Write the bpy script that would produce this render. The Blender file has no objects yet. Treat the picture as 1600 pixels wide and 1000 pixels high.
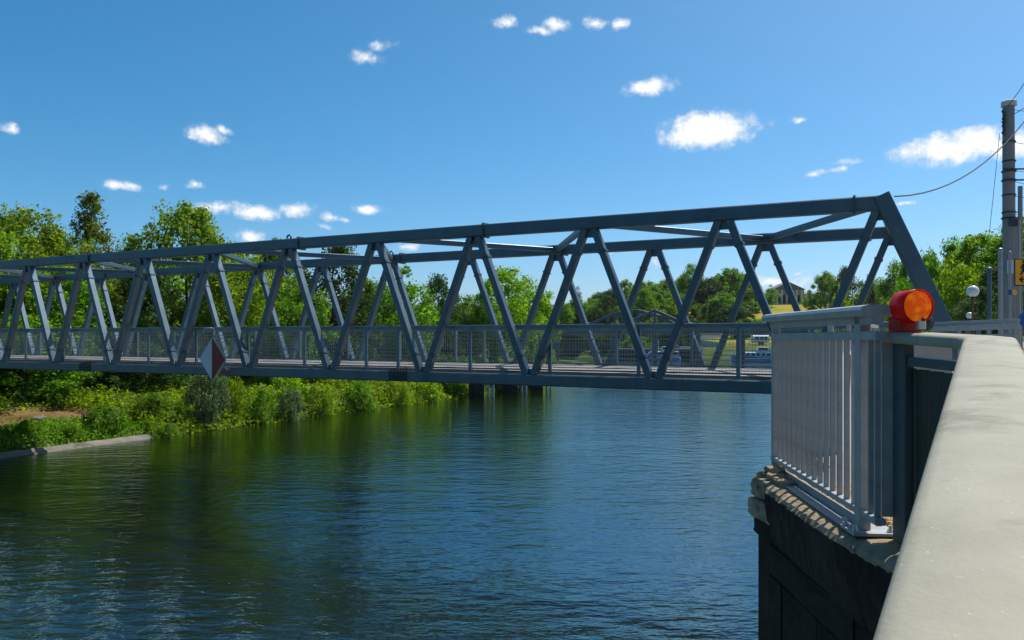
import bpy, math, random
import numpy as np
from mathutils import Vector, Matrix

# ------------------------------------------------------------------ camera, sky, sun
S = bpy.context.scene
COL = S.collection
EYE = 5.0                                   # camera height over the water (z = 0)
F = 1240.0                                  # focal length in units of a 1600 wide frame
cam_d = bpy.data.cameras.new('camera'); cam = bpy.data.objects.new('camera', cam_d); COL.objects.link(cam)
cam.location = (0, 0, EYE); cam.rotation_euler = (math.pi/2, 0, 0)
cam_d.sensor_width = 36; cam_d.lens = 36*F/1600; cam_d.shift_y = 26/1600
cam_d.clip_start = 0.05; cam_d.clip_end = 12000
S.camera = cam

SUN_AZ, SUN_EL = 52.0, 57.0                 # degrees right of the view direction, above the horizon
S.view_settings.view_transform = 'Standard'; S.view_settings.look = 'None'
S.view_settings.exposure = 0.2; S.view_settings.gamma = 1; S.view_settings.use_curve_mapping = False
S.render.engine = 'CYCLES'
S.cycles.max_bounces = 8; S.cycles.transmission_bounces = 4; S.cycles.diffuse_bounces = 4
S.cycles.use_denoising = True

sun_d = bpy.data.lights.new('sun', 'SUN'); sun_d.energy = 4.8; sun_d.angle = math.radians(0.5); sun_d.color = (1.0, 0.955, 0.88)
sun = bpy.data.objects.new('sun', sun_d); COL.objects.link(sun)
a, e = math.radians(SUN_AZ), math.radians(SUN_EL)
SUNV = Vector((math.sin(a)*math.cos(e), math.cos(a)*math.cos(e), math.sin(e)))
sun.rotation_euler = SUNV.to_track_quat('Z', 'Y').to_euler(); sun.location = SUNV*50 + Vector((0, 0, 60))

W = bpy.data.worlds.new('World'); S.world = W; W.use_nodes = True
nt = W.node_tree; N = nt.nodes; L = nt.links; N.clear()
def wn(t, **k):
    n = N.new(t)
    for q, v in k.items(): setattr(n, q, v)
    return n
def wmath(op, a, b=None, c=None, clamp=False):
    n = wn('ShaderNodeMath', operation=op); n.use_clamp = clamp
    for i, x in enumerate((a, b, c)):
        if x is None: continue
        if isinstance(x, (int, float)): n.inputs[i].default_value = x
        else: L.new(x, n.inputs[i])
    return n.outputs[0]
out = wn('ShaderNodeOutputWorld')
sky = wn('ShaderNodeTexSky', sky_type='NISHITA'); sky.sun_disc = False
sky.sun_elevation = e; sky.sun_rotation = a; sky.altitude = 250; sky.air_density = 0.7; sky.dust_density = 1.5; sky.ozone_density = 6.0
tc = wn('ShaderNodeTexCoord')
sx = wn('ShaderNodeSeparateXYZ'); L.new(tc.outputs['Generated'], sx.inputs[0])
az = wmath('ARCTAN2', sx.outputs[0], sx.outputs[1]); el = wmath('ARCSINE', sx.outputs[2])
cv = wn('ShaderNodeCombineXYZ'); L.new(az, cv.inputs[0]); L.new(el, cv.inputs[1])
nz = wn('ShaderNodeTexNoise'); nz.inputs['Scale'].default_value = 64; nz.inputs['Detail'].default_value = 7; nz.inputs['Roughness'].default_value = 0.62
L.new(cv.outputs[0], nz.inputs['Vector'])
nz2 = wn('ShaderNodeTexNoise'); nz2.inputs['Scale'].default_value = 26; nz2.inputs['Detail'].default_value = 5
L.new(cv.outputs[0], nz2.inputs['Vector'])
wv = wn('ShaderNodeVectorMath', operation='SUBTRACT'); L.new(nz2.outputs['Color'], wv.inputs[0]); wv.inputs[1].default_value = (.5, .5, .5)
wv2 = wn('ShaderNodeVectorMath', operation='MULTIPLY'); L.new(wv.outputs[0], wv2.inputs[0]); wv2.inputs[1].default_value = (.05, .018, 0)
cw = wn('ShaderNodeVectorMath', operation='ADD'); L.new(cv.outputs[0], cw.inputs[0]); L.new(wv2.outputs[0], cw.inputs[1])
CL = [(1112, 204, 82, 30, 1.5), (1085, 212, 62, 22, 1.3), (1015, 136, 38, 15, 1), (1478, 233, 95, 25, 1.3), (1585, 224, 70, 22, 1.3), (1530, 222, 70, 24, 1.4),
      (574, 90, 30, 11, .72), (592, 70, 16, 7, .5), (788, 35, 22, 10, .9), (866, 39, 20, 9, .85), (846, 48, 20, 7, .7), (928, 36, 18, 8, .75), (966, 36, 17, 10, .95),
      (320, 210, 34, 12, 1), (357, 203, 16, 6, .8), (2, 201, 18, 9, .9), (193, 291, 22, 9, .8), (297, 288, 14, 7, .65), (258, 292, 8, 4, .4),
      (342, 325, 38, 11, .95), (395, 331, 36, 14, 1), (463, 328, 40, 12, .95), (390, 368, 26, 10, .95), (573, 325, 27, 8, 1),
      (515, 338, 16, 7, .75), (503, 352, 14, 5, .6), (540, 341, 10, 4, .5), (1240, 185, 15, 5, .7), (1280, 270, 16, 5, .7), (1310, 267, 12, 4, .6), (1325, 255, 18, 5, .5),
      (1222, 441, 60, 10, .75), (1150, 436, 40, 7, .6), (640, 388, 20, 6, .8), (960, 391, 26, 6, .8), (1245, 427, 18, 4, .6), (1415, 316, 14, 4, .7), (1025, 410, 16, 6, .5)]
cl = [(math.atan2(px-800, F), math.atan2(526-py, math.hypot(F, px-800)), hw/F*(F*F/(F*F+(px-800)**2)), hh/F/math.sqrt(1+((px-800)/F)**2), o) for px, py, hw, hh, o in CL]
rc = random.Random(5)
for k in range(26):                          # the same fair weather clouds all round
    A = math.radians(rc.uniform(42, 318)); A = A if A < math.pi else A-2*math.pi
    w_ = rc.uniform(.012, .07)
    cl.append((A, math.radians(rc.uniform(6, 42)), w_, w_*rc.uniform(.3, .42), rc.uniform(.7, 1)))
best = None
for (A, E_, w_, h_, o) in cl:
    s1 = wn('ShaderNodeVectorMath', operation='SUBTRACT'); L.new(cw.outputs[0], s1.inputs[0]); s1.inputs[1].default_value = (A, E_, 0)
    s2 = wn('ShaderNodeVectorMath', operation='MULTIPLY'); L.new(s1.outputs[0], s2.inputs[0]); s2.inputs[1].default_value = (1/w_, 1/h_, 0)
    ln = wn('ShaderNodeVectorMath', operation='LENGTH'); L.new(s2.outputs[0], ln.inputs[0])
    m = wmath('MULTIPLY_ADD', ln.outputs['Value'], -o, o)
    best = m if best is None else wmath('MAXIMUM', best, m)
nz3 = wn('ShaderNodeTexNoise'); nz3.inputs['Scale'].default_value = 125; nz3.inputs['Detail'].default_value = 4; nz3.inputs['Roughness'].default_value = .6
L.new(cw.outputs[0], nz3.inputs['Vector'])
nb_ = wmath('MULTIPLY_ADD', nz.outputs['Fac'], 1.8, -.86)
nn = wmath('ADD', nb_, wmath('MULTIPLY_ADD', nz3.outputs['Fac'], .7, -.32))
tot = wmath('ADD', best, nn)
mr = wn('ShaderNodeMapRange', interpolation_type='SMOOTHSTEP'); L.new(tot, mr.inputs[0]); mr.inputs[1].default_value = -0.20; mr.inputs[2].default_value = 0.95
gate = wn('ShaderNodeMapRange', interpolation_type='SMOOTHSTEP'); L.new(best, gate.inputs[0]); gate.inputs[1].default_value = -0.45; gate.inputs[2].default_value = 0.15
mask = wmath('MULTIPLY', mr.outputs[0], gate.outputs[0])
SKY_STR, SKY_SAT, SKY_HUE = 0.132, 1.30, 0.482
hsv = wn('ShaderNodeHueSaturation'); hsv.inputs['Saturation'].default_value = SKY_SAT; hsv.inputs['Hue'].default_value = SKY_HUE; L.new(sky.outputs[0], hsv.inputs['Color'])
sk = wn('ShaderNodeVectorMath', operation='SCALE'); L.new(hsv.outputs[0], sk.inputs[0]); sk.inputs['Scale'].default_value = SKY_STR
cmx = wn('ShaderNodeMix', data_type='RGBA'); cmx.inputs[6].default_value = (.62, .70, .80, 1); cmx.inputs[7].default_value = (.93, .94, .95, 1); L.new(mr.outputs[0], cmx.inputs[0])
mx = wn('ShaderNodeMix', data_type='RGBA'); L.new(mask, mx.inputs[0]); L.new(sk.outputs[0], mx.inputs[6]); L.new(cmx.outputs[2], mx.inputs[7])
bg = wn('ShaderNodeBackground'); L.new(mx.outputs[2], bg.inputs[0]); bg.inputs[1].default_value = 1.0
L.new(bg.outputs[0], out.inputs[0])

# ------------------------------------------------------------------ helpers
RNG = np.random.default_rng(7)
TH = math.atan2(2367, 1240)
U = Vector((-math.sin(TH), math.cos(TH), 0)); V = Vector((math.cos(TH), math.sin(TH), 0)); Z = Vector((0, 0, 1))
def B(s, w, z): return U*s + V*w + Z*z                    # along the footbridge, across it, height over the water
def P(px, py, D): return Vector(((px-800)/F*D, D, EYE+(526-py)/F*D))

def tag(o, label=None, cat=None, group=None, kind=None):
    if label: o['label'] = label
    if cat: o['category'] = cat
    if group: o['group'] = group
    if kind: o['kind'] = kind
    return o
def empty(name, loc, label, cat, group=None, rz=0):
    o = bpy.data.objects.new(name, None); COL.objects.link(o); o.location = loc; o.rotation_euler = (0, 0, rz); o.empty_display_size = .2
    return tag(o, label, cat, group)

class MB:
    def __init__(s): s.v = []; s.f = []
    def add(s, vs, fs):
        b = len(s.v); s.v += [tuple(x) for x in vs]; s.f += [tuple(i+b for i in f) for f in fs]; return s
    def box(s, c, size, ax=None):
        ax = ax or (Vector((1, 0, 0)), Vector((0, 1, 0)), Z)
        c = Vector(c); h = [x/2 for x in size]
        vs = [c + ax[0]*(i*h[0]) + ax[1]*(j*h[1]) + ax[2]*(k*h[2]) for i in (-1, 1) for j in (-1, 1) for k in (-1, 1)]
        return s.add(vs, [(0, 1, 3, 2), (4, 6, 7, 5), (0, 4, 5, 1), (2, 3, 7, 6), (0, 2, 6, 4), (1, 5, 7, 3)])
    def prof(s, p0, p1, pts, side, up):
        """a closed profile (side, up) swept straight from p0 to p1"""
        p0 = Vector(p0); p1 = Vector(p1); n = len(pts)
        vs = [p0+side*x+up*y for x, y in pts] + [p1+side*x+up*y for x, y in pts]
        fs = [(i, (i+1) % n, n+(i+1) % n, n+i) for i in range(n)] + [tuple(range(n-1, -1, -1)), tuple(range(n, 2*n))]
        return s.add(vs, fs)
    def bar(s, p0, p1, w, h, up=None, ch=None):
        """a chamfered rectangular bar"""
        p0 = Vector(p0); p1 = Vector(p1); d = (p1-p0).normalized(); up = up or Z
        side = d.cross(up).normalized(); upv = side.cross(d).normalized()
        c = min(w, h)*.09 if ch is None else ch; a, b = w/2, h/2
        return s.prof(p0, p1, [(-a+c, -b), (a-c, -b), (a, -b+c), (a, b-c), (a-c, b), (-a+c, b), (-a, b-c), (-a, -b+c)], side, upv)
    def tube(s, p0, p1, r0, r1=None, n=10, cap=True):
        p0 = Vector(p0); p1 = Vector(p1); r1 = r0 if r1 is None else r1
        d = (p1-p0).normalized(); x = d.orthogonal().normalized(); y = d.cross(x)
        vs = []
        for p, r in ((p0, r0), (p1, r1)):
            vs += [p + (x*math.cos(2*math.pi*i/n)+y*math.sin(2*math.pi*i/n))*r for i in range(n)]
        fs = [(i, (i+1) % n, n+(i+1) % n, n+i) for i in range(n)]
        if cap: fs += [tuple(range(n-1, -1, -1)), tuple(range(n, 2*n))]
        return s.add(vs, fs)
    def path(s, pts, r, n=6):
        for q, (p0, p1) in enumerate(zip(pts[:-1], pts[1:])): s.tube(p0, p1, r, r, n)
        return s
    def lathe(s, c, prof, axis=Z, n=20, cap=True):
        """prof: (radius, height along the axis)"""
        c = Vector(c); axis = axis.normalized(); x = axis.orthogonal().normalized(); y = axis.cross(x); m = len(prof)
        vs = [c+axis*h+(x*math.cos(2*math.pi*i/n)+y*math.sin(2*math.pi*i/n))*r for r, h in prof for i in range(n)]
        fs = [(k*n+i, k*n+(i+1) % n, (k+1)*n+(i+1) % n, (k+1)*n+i) for k in range(m-1) for i in range(n)]
        if cap: fs += [tuple(range(n-1, -1, -1)), tuple(range((m-1)*n, m*n))]
        return s.add(vs, fs)
    def torus(s, c, axis, R, r, n=20, m=8):
        c = Vector(c); axis = axis.normalized(); x = axis.orthogonal().normalized(); y = axis.cross(x); vs = []
        for i in range(n):
            t = 2*math.pi*i/n; d = x*math.cos(t)+y*math.sin(t)
            for j in range(m):
                q = 2*math.pi*j/m; vs.append(c+d*(R+r*math.cos(q))+axis*(r*math.sin(q)))
        return s.add(vs, [(i*m+j, ((i+1) % n)*m+j, ((i+1) % n)*m+(j+1) % m, i*m+(j+1) % m) for i in range(n) for j in range(m)])
    def ico(s, c, rad, sub=2, jit=0, rng=None, flat=None):
        import bmesh
        bm = bmesh.new(); bmesh.ops.create_icosphere(bm, subdivisions=sub, radius=1)
        r_ = rng or random.Random(1); vs = []
        for v in bm.verts:
            k = 1+r_.uniform(-jit, jit); vs.append(Vector(c)+Vector((v.co.x*rad[0]*k, v.co.y*rad[1]*k, v.co.z*rad[2]*k)))
        fs = [tuple(v.index for v in f.verts) for f in bm.faces]; bm.free()
        return s.add(vs, fs)
    def mesh(s, name, mat, smooth=False):
        me = bpy.data.meshes.new(name); me.from_pydata(s.v, [], s.f); me.update()
        import bmesh
        bm = bmesh.new(); bm.from_mesh(me); bmesh.ops.recalc_face_normals(bm, faces=bm.faces); bm.to_mesh(me); bm.free()
        if smooth: me.shade_smooth()
        if mat: me.materials.append(mat)
        return me
    def build(s, name, mat, parent=None, smooth=False, local=False):
        """vertices are in world space unless local; a child keeps its world place"""
        if parent and not local:
            mw = Matrix.LocRotScale(parent.location, parent.rotation_euler, parent.scale)
            if parent.parent: mw = Matrix.LocRotScale(parent.parent.location, parent.parent.rotation_euler, parent.parent.scale) @ mw
            inv = mw.inverted(); s.v = [tuple(inv @ Vector(q)) for q in s.v]
        o = bpy.data.objects.new(name, s.mesh(name, mat, smooth)); COL.objects.link(o); o.parent = parent
        return o
def link(name, me, parent=None, loc=(0, 0, 0)):
    o = bpy.data.objects.new(name, me); COL.objects.link(o); o.parent = parent; o.location = loc; return o
def np_mesh(name, v, f, mat):
    """v (n,3); f (m,k) with one k"""
    me = bpy.data.meshes.new(name); m, k = f.shape
    me.vertices.add(len(v)); me.vertices.foreach_set('co', v.astype(np.float32).ravel())
    me.loops.add(m*k); me.loops.foreach_set('vertex_index', f.astype(np.int32).ravel())
    me.polygons.add(m); me.polygons.foreach_set('loop_start', np.arange(0, m*k, k, dtype=np.int32))
    me.update(calc_edges=True); me.validate()
    if mat: me.materials.append(mat)
    return me

# ------------------------------------------------------------------ materials
def mat(name):
    m = bpy.data.materials.new(name); m.use_nodes = True; t = m.node_tree; t.nodes.clear()
    o = t.nodes.new('ShaderNodeOutputMaterial'); return m, t, o
class G:
    def __init__(s, t): s.t = t
    def n(s, ty, **k):
        x = s.t.nodes.new(ty)
        for q, v in k.items(): setattr(x, q, v)
        return x
    def l(s, a, b): s.t.links.new(a, b)
    def noise(s, scale, detail=4, rough=.55, vec=None, coord='Object', stretch=None):
        x = s.n('ShaderNodeTexNoise'); x.inputs['Scale'].default_value = scale; x.inputs['Detail'].default_value = detail; x.inputs['Roughness'].default_value = rough
        if vec is None:
            c = s.n('ShaderNodeTexCoord'); vec = c.outputs[coord]
        if stretch:
            mp = s.n('ShaderNodeMapping'); mp.inputs['Scale'].default_value = stretch; s.l(vec, mp.inputs[0]); vec = mp.outputs[0]
        s.l(vec, x.inputs['Vector']); return x
    def ramp(s, fac, stops):
        r = s.n('ShaderNodeValToRGB'); el = r.color_ramp.elements
        while len(el) < len(stops): el.new(.5)
        for e_, (p, c) in zip(el, stops): e_.position = p; e_.color = (*c, 1)
        s.l(fac, r.inputs[0]); return r.outputs[0]
    def mix(s, fac, a, b, blend='MIX'):
        m = s.n('ShaderNodeMix', data_type='RGBA', blend_type=blend)
        for i, x in ((0, fac), (6, a), (7, b)):
            if isinstance(x, (int, float)): m.inputs[i].default_value = x
            elif isinstance(x, tuple): m.inputs[i].default_value = (*x, 1)
            else: s.l(x, m.inputs[i])
        return m.outputs[2]
def surf(name, c0, c1, rough=.6, metal=0.0, scale=6, detail=6, bump=.0, bscale=40, speck=None, spec=.5, stretch=None, stain=None, coord='Object'):
    m, t, o = mat(name); g = G(t); p = g.n('ShaderNodeBsdfPrincipled')
    nz = g.noise(scale, detail, .6, coord=coord, stretch=stretch)
    col = g.ramp(nz.outputs['Fac'], [(.3, c0), (.7, c1)])
    if stain:
        n2 = g.noise(stain[0], 5, .65, coord=coord)
        fac = g.ramp(n2.outputs['Fac'], [(stain[1], (0, 0, 0)), (stain[1]+.12, (1, 1, 1))])
        col = g.mix(fac, col, stain[2])
    if speck:
        n3 = g.noise(speck[0], 2, .5, coord=coord)
        fac = g.ramp(n3.outputs['Fac'], [(speck[1], (0, 0, 0)), (speck[1]+.04, (1, 1, 1))])
        col = g.mix(fac, col, speck[2])
    g.l(col, p.inputs['Base Color'])
    rr = g.n('ShaderNodeMapRange'); g.l(nz.outputs['Fac'], rr.inputs[0]); rr.inputs[3].default_value = max(.05, rough-.1); rr.inputs[4].default_value = min(1, rough+.1)
    g.l(rr.outputs[0], p.inputs['Roughness']); p.inputs['Metallic'].default_value = metal; p.inputs['Specular IOR Level'].default_value = spec
    if bump:
        nb = g.noise(bscale, 6, .65, coord=coord); b = g.n('ShaderNodeBump'); b.inputs['Strength'].default_value = bump; b.inputs['Distance'].default_value = .02
        g.l(nb.outputs['Fac'], b.inputs['Height']); g.l(b.outputs[0], p.inputs['Normal'])
    g.l(p.outputs[0], o.inputs[0]); return m
def leaf(name, dark, light, trans, tw=.42, hue=.025):
    m, t, o = mat(name); g = G(t)
    geo = g.n('ShaderNodeNewGeometry'); oi = g.n('ShaderNodeObjectInfo')
    c = g.ramp(geo.outputs['Random Per Island'], [(0, dark), (1, light)])
    hs = g.n('ShaderNodeHueSaturation'); g.l(c, hs.inputs['Color'])
    r = g.n('ShaderNodeMapRange'); g.l(oi.outputs['Random'], r.inputs[0]); r.inputs[3].default_value = .5-hue*.5; r.inputs[4].default_value = .5+hue*.35; g.l(r.outputs[0], hs.inputs['Hue'])
    r2 = g.n('ShaderNodeMapRange'); g.l(oi.outputs['Random'], r2.inputs[0]); r2.inputs[3].default_value = .8; r2.inputs[4].default_value = 1.15; g.l(r2.outputs[0], hs.inputs['Value'])
    d = g.n('ShaderNodeBsdfPrincipled'); g.l(hs.outputs[0], d.inputs['Base Color']); d.inputs['Roughness'].default_value = .55; d.inputs['Specular IOR Level'].default_value = .25
    tr = g.n('ShaderNodeBsdfTranslucent')
    tc_ = g.mix(1.0, hs.outputs[0], trans, 'MULTIPLY'); g.l(tc_, tr.inputs[0])
    mx = g.n('ShaderNodeMixShader'); mx.inputs[0].default_value = tw; g.l(d.outputs[0], mx.inputs[1]); g.l(tr.outputs[0], mx.inputs[2])
    g.l(mx.outputs[0], o.inputs[0]); return m

M = {}
M['bridge'] = surf('blue_grey_paint', (.080, .125, .155), (.125, .170, .200), .46, .75, 1.6, 9, .05, 60, stain=(.8, .58, (.06, .10, .13)), speck=(9, .70, (.17, .20, .21)), spec=.8)
M['post'] = surf('light_blue_grey_steel_post', (.13, .19, .22), (.17, .23, .26), .42, .3, 3, 6)
M['bridge_dark'] = surf('dark_bolted_steel', (.03, .04, .05), (.05, .06, .07), .5, .2, 8)
M['deck'] = surf('deck_coating', (.19, .175, .16), (.28, .26, .24), .85, 0, 2.5, 8, .2, 60, stain=(.9, .60, (.15, .14, .13)))
M['wire'] = surf('galvanised_wire', (.22, .26, .28), (.30, .34, .36), .45, .3, 3)
M['galv'] = surf('galvanised_steel', (.27, .285, .29), (.40, .405, .40), .45, .2, 9, 9, .05, 90, speck=(160, .66, (.5, .5, .49)))
M['plate'] = surf('dull_zinc_plate', (.40, .385, .34), (.54, .52, .47), .7, 0, 9, 9, .1, 90)
M['cap'] = surf('weathered_light_metal', (.285, .27, .20), (.37, .35, .272), .70, 0, 7, 12, .16, 120, speck=(150, .715, (.50, .49, .42)), stain=(4.5, .54, (.23, .215, .16)), spec=.2)
M['rail_green'] = surf('dark_green_paint', (.022, .033, .026), (.035, .05, .04), .45, 0, 6, 6, .05, 60, spec=.4)
M['rail_blue'] = surf('slate_blue_paint', (.05, .075, .085), (.08, .11, .12), .45, .1, 6, 6, .05, 60)
M['concrete'] = surf('pale_concrete', (.30, .285, .26), (.42, .40, .37), .85, 0, 2.2, 10, .35, 22, stain=(1.3, .6, (.22, .205, .185)))
M['edge'] = surf('bank_edge_stone', (.12, .105, .085), (.22, .195, .16), .9, 0, 1.6, 10, .5, 10, stain=(.9, .55, (.08, .08, .05)))
M['wall'] = surf('white_painted_wall', (.55, .55, .55), (.68, .68, .67), .8, 0, 2, 8, .2, 18, stain=(1.6, .66, (.40, .39, .38)))
M['stone'] = surf('weathered_stone', (.20, .135, .075), (.43, .32, .20), .9, 0, 7, 12, .7, 40, stain=(5.5, .56, (.09, .075, .06)))
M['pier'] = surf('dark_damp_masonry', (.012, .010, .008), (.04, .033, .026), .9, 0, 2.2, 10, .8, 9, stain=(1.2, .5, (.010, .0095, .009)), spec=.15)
M['asphalt'] = surf('pale_paving', (.20, .185, .165), (.29, .27, .245), .9, 0, 8, 10, .4, 60)
M['red'] = surf('red_plastic', (.50, .010, .012), (.58, .016, .016), .3, 0, 6)
M['red_paint'] = surf('red_sign_face', (.20, .004, .008), (.25, .008, .012), .4, 0, 3)
M['white_paint'] = surf('white_sign_face', (.50, .53, .56), (.58, .61, .63), .42, 0, 3)
M['black'] = surf('black_rubber', (.012, .012, .013), (.025, .025, .026), .5, 0, 8)
M['chrome'] = surf('zinc_bolt', (.5, .5, .49), (.62, .62, .6), .35, .7, 20)
M['mast'] = surf('grey_spun_concrete', (.20, .20, .20), (.28, .28, .275), .8, 0, 2.5, 8, .15, 30, stretch=(1, 1, .3))
M['yellow'] = surf('yellow_sign_face', (.90, .40, .010), (.95, .45, .015), .45, 0, 3)
M['blue_sign'] = surf('blue_sign_face', (.01, .07, .30), (.015, .09, .36), .4, 0, 3)
M['orange'] = surf('orange_plastic', (.75, .20, .03), (.8, .25, .04), .4, 0, 5)
M['bark'] = surf('tree_bark', (.05, .038, .028), (.10, .08, .06), .9, 0, 6, 8, .6, 12)
M['rust'] = surf('rusty_sheet_piles', (.018, .016, .015), (.045, .036, .03), .8, 0, 2, 8, .4, 6)
M['rail_bridge'] = surf('light_blue_grey_steel', (.07, .10, .125), (.10, .135, .16), .5, .1, .8)
M['roof'] = surf('slate_roof', (.10, .10, .11), (.15, .15, .16), .7, 0, .5)
M['facade'] = surf('sandstone_facade', (.30, .27, .25), (.38, .35, .32), .85, 0, .4)
M['trim'] = surf('pale_stone_trim', (.55, .54, .52), (.62, .61, .59), .8, 0, .4)
M['hull'] = surf('blue_hull_paint', (.02, .17, .42), (.03, .21, .5), .35, 0, .6)
M['boat_white'] = surf('white_boat_paint', (.66, .69, .72), (.76, .78, .80), .4, 0, .6)
M['boat_grey'] = surf('grey_blue_boat_paint', (.42, .52, .60), (.5, .6, .68), .4, 0, .6)
M['wood'] = surf('brown_wood', (.12, .06, .035), (.20, .10, .06), .8, 0, 8)
M['tower'] = surf('tower_concrete', (.3, .3, .3), (.36, .36, .36), .8, 0, .05)
def glass(name, col, rough=.1):
    m, t, o = mat(name); g = G(t); p = g.n('ShaderNodeBsdfPrincipled'); p.inputs['Base Color'].default_value = (*col, 1); p.inputs['Roughness'].default_value = rough
    g.l(p.outputs[0], o.inputs[0]); return m
M['glass'] = glass('dark_window_glass', (.02, .025, .03))
M['globe'] = glass('milky_globe', (.72, .76, .76), .15)
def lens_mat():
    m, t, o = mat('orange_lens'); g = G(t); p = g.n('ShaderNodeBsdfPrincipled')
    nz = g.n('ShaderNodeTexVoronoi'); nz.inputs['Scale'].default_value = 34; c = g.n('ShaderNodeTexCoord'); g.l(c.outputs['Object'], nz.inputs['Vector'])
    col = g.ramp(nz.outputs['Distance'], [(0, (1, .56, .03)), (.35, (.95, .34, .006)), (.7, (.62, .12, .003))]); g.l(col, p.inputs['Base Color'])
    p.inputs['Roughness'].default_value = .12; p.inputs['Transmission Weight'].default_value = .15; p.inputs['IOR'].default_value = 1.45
    p.inputs['Coat Weight'].default_value = .3; g.l(col, p.inputs['Emission Color']); p.inputs['Emission Strength'].default_value = .4  # weak glow added to brighten the dark lens
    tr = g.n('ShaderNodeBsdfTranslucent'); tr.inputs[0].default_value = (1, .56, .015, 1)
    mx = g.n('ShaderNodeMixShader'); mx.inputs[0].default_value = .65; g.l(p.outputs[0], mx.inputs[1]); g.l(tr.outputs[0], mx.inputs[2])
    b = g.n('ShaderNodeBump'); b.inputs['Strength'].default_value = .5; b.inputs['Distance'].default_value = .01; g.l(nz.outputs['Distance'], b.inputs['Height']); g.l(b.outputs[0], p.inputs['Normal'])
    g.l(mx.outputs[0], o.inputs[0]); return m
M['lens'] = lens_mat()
def shell(name, col, tw):
    m, t, o = mat(name); g = G(t); p = g.n('ShaderNodeBsdfPrincipled'); p.inputs['Base Color'].default_value = (*col, 1); p.inputs['Roughness'].default_value = .3
    tr = g.n('ShaderNodeBsdfTranslucent'); tr.inputs[0].default_value = (*col, 1); mx = g.n('ShaderNodeMixShader'); mx.inputs[0].default_value = tw
    g.l(p.outputs[0], mx.inputs[1]); g.l(tr.outputs[0], mx.inputs[2]); g.l(mx.outputs[0], o.inputs[0]); return m
M['hood'] = shell('red_lamp_shell', (.75, .018, .015), .5)
M['leaf_plane'] = leaf('plane_tree_leaves', (.065, .130, .004), (.19, .30, .008), (2.3, 2.3, .5), .5)
M['leaf_mid'] = leaf('green_leaves', (.044, .110, .006), (.135, .245, .010), (2.2, 2.3, .6), .48)
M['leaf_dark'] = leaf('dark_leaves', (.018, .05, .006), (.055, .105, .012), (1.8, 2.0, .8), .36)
M['leaf_conifer'] = leaf('olive_needles', (.06, .09, .008), (.15, .185, .018), (2.1, 2.1, .6), .45)
M['leaf_silver'] = leaf('silvery_leaves', (.075, .12, .045), (.17, .235, .09), (1.3, 1.5, 1.0), .3, .02)
M['leaf_bright'] = leaf('bright_leaves', (.08, .14, .004), (.19, .27, .008), (2.3, 2.3, .5), .5)
M['leaf_purple'] = leaf('purple_leaves', (.03, .018, .02), (.07, .045, .045), (1.3, 1.0, 1.0), .3, .02)
M['weeds'] = leaf('bank_weeds', (.065, .125, .005), (.19, .30, .010), (2.2, 2.3, .5), .5)
M['litter'] = leaf('dry_leaves', (.20, .085, .02), (.62, .36, .09), (1, 1, 1), .15)
M['wood_far'] = leaf('far_wood', (.035, .05, .03), (.06, .08, .045), (1, 1, 1), .2)

def ground_mat():
    m, t, o = mat('bank_ground'); g = G(t); p = g.n('ShaderNodeBsdfPrincipled'); p.inputs['Roughness'].default_value = .95; p.inputs['Specular IOR Level'].default_value = .1
    geo = g.n('ShaderNodeNewGeometry')
    n1 = g.noise(.35, 8, .65, vec=geo.outputs['Position']); n2 = g.noise(.05, 6, .6, vec=geo.outputs['Position'])
    grass = g.ramp(n1.outputs['Fac'], [(.3, (.035, .055, .012)), (.55, (.07, .10, .015)), (.75, (.12, .13, .025))])
    at = g.n('ShaderNodeAttribute', attribute_name='zone'); sp = g.n('ShaderNodeSeparateColor'); g.l(at.outputs['Color'], sp.inputs[0])
    dirt = g.ramp(n1.outputs['Fac'], [(.3, (.13, .065, .028)), (.6, (.24, .135, .065)), (.8, (.12, .12, .03))])
    meadow = g.ramp(n2.outputs['Fac'], [(.38, (.16, .20, .015)), (.5, (.26, .24, .02)), (.66, (.33, .22, .035))])
    c = g.mix(sp.outputs[0], grass, dirt); c = g.mix(sp.outputs[1], c, meadow); c = g.mix(sp.outputs[2], c, (.035, .05, .03))
    g.l(c, p.inputs['Base Color'])
    b = g.n('ShaderNodeBump'); b.inputs['Strength'].default_value = .6; b.inputs['Distance'].default_value = .15; nb = g.noise(2.5, 8, .7, vec=geo.outputs['Position']); g.l(nb.outputs['Fac'], b.inputs['Height']); g.l(b.outputs[0], p.inputs['Normal'])
    g.l(p.outputs[0], o.inputs[0]); return m
M['ground'] = ground_mat()
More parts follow.
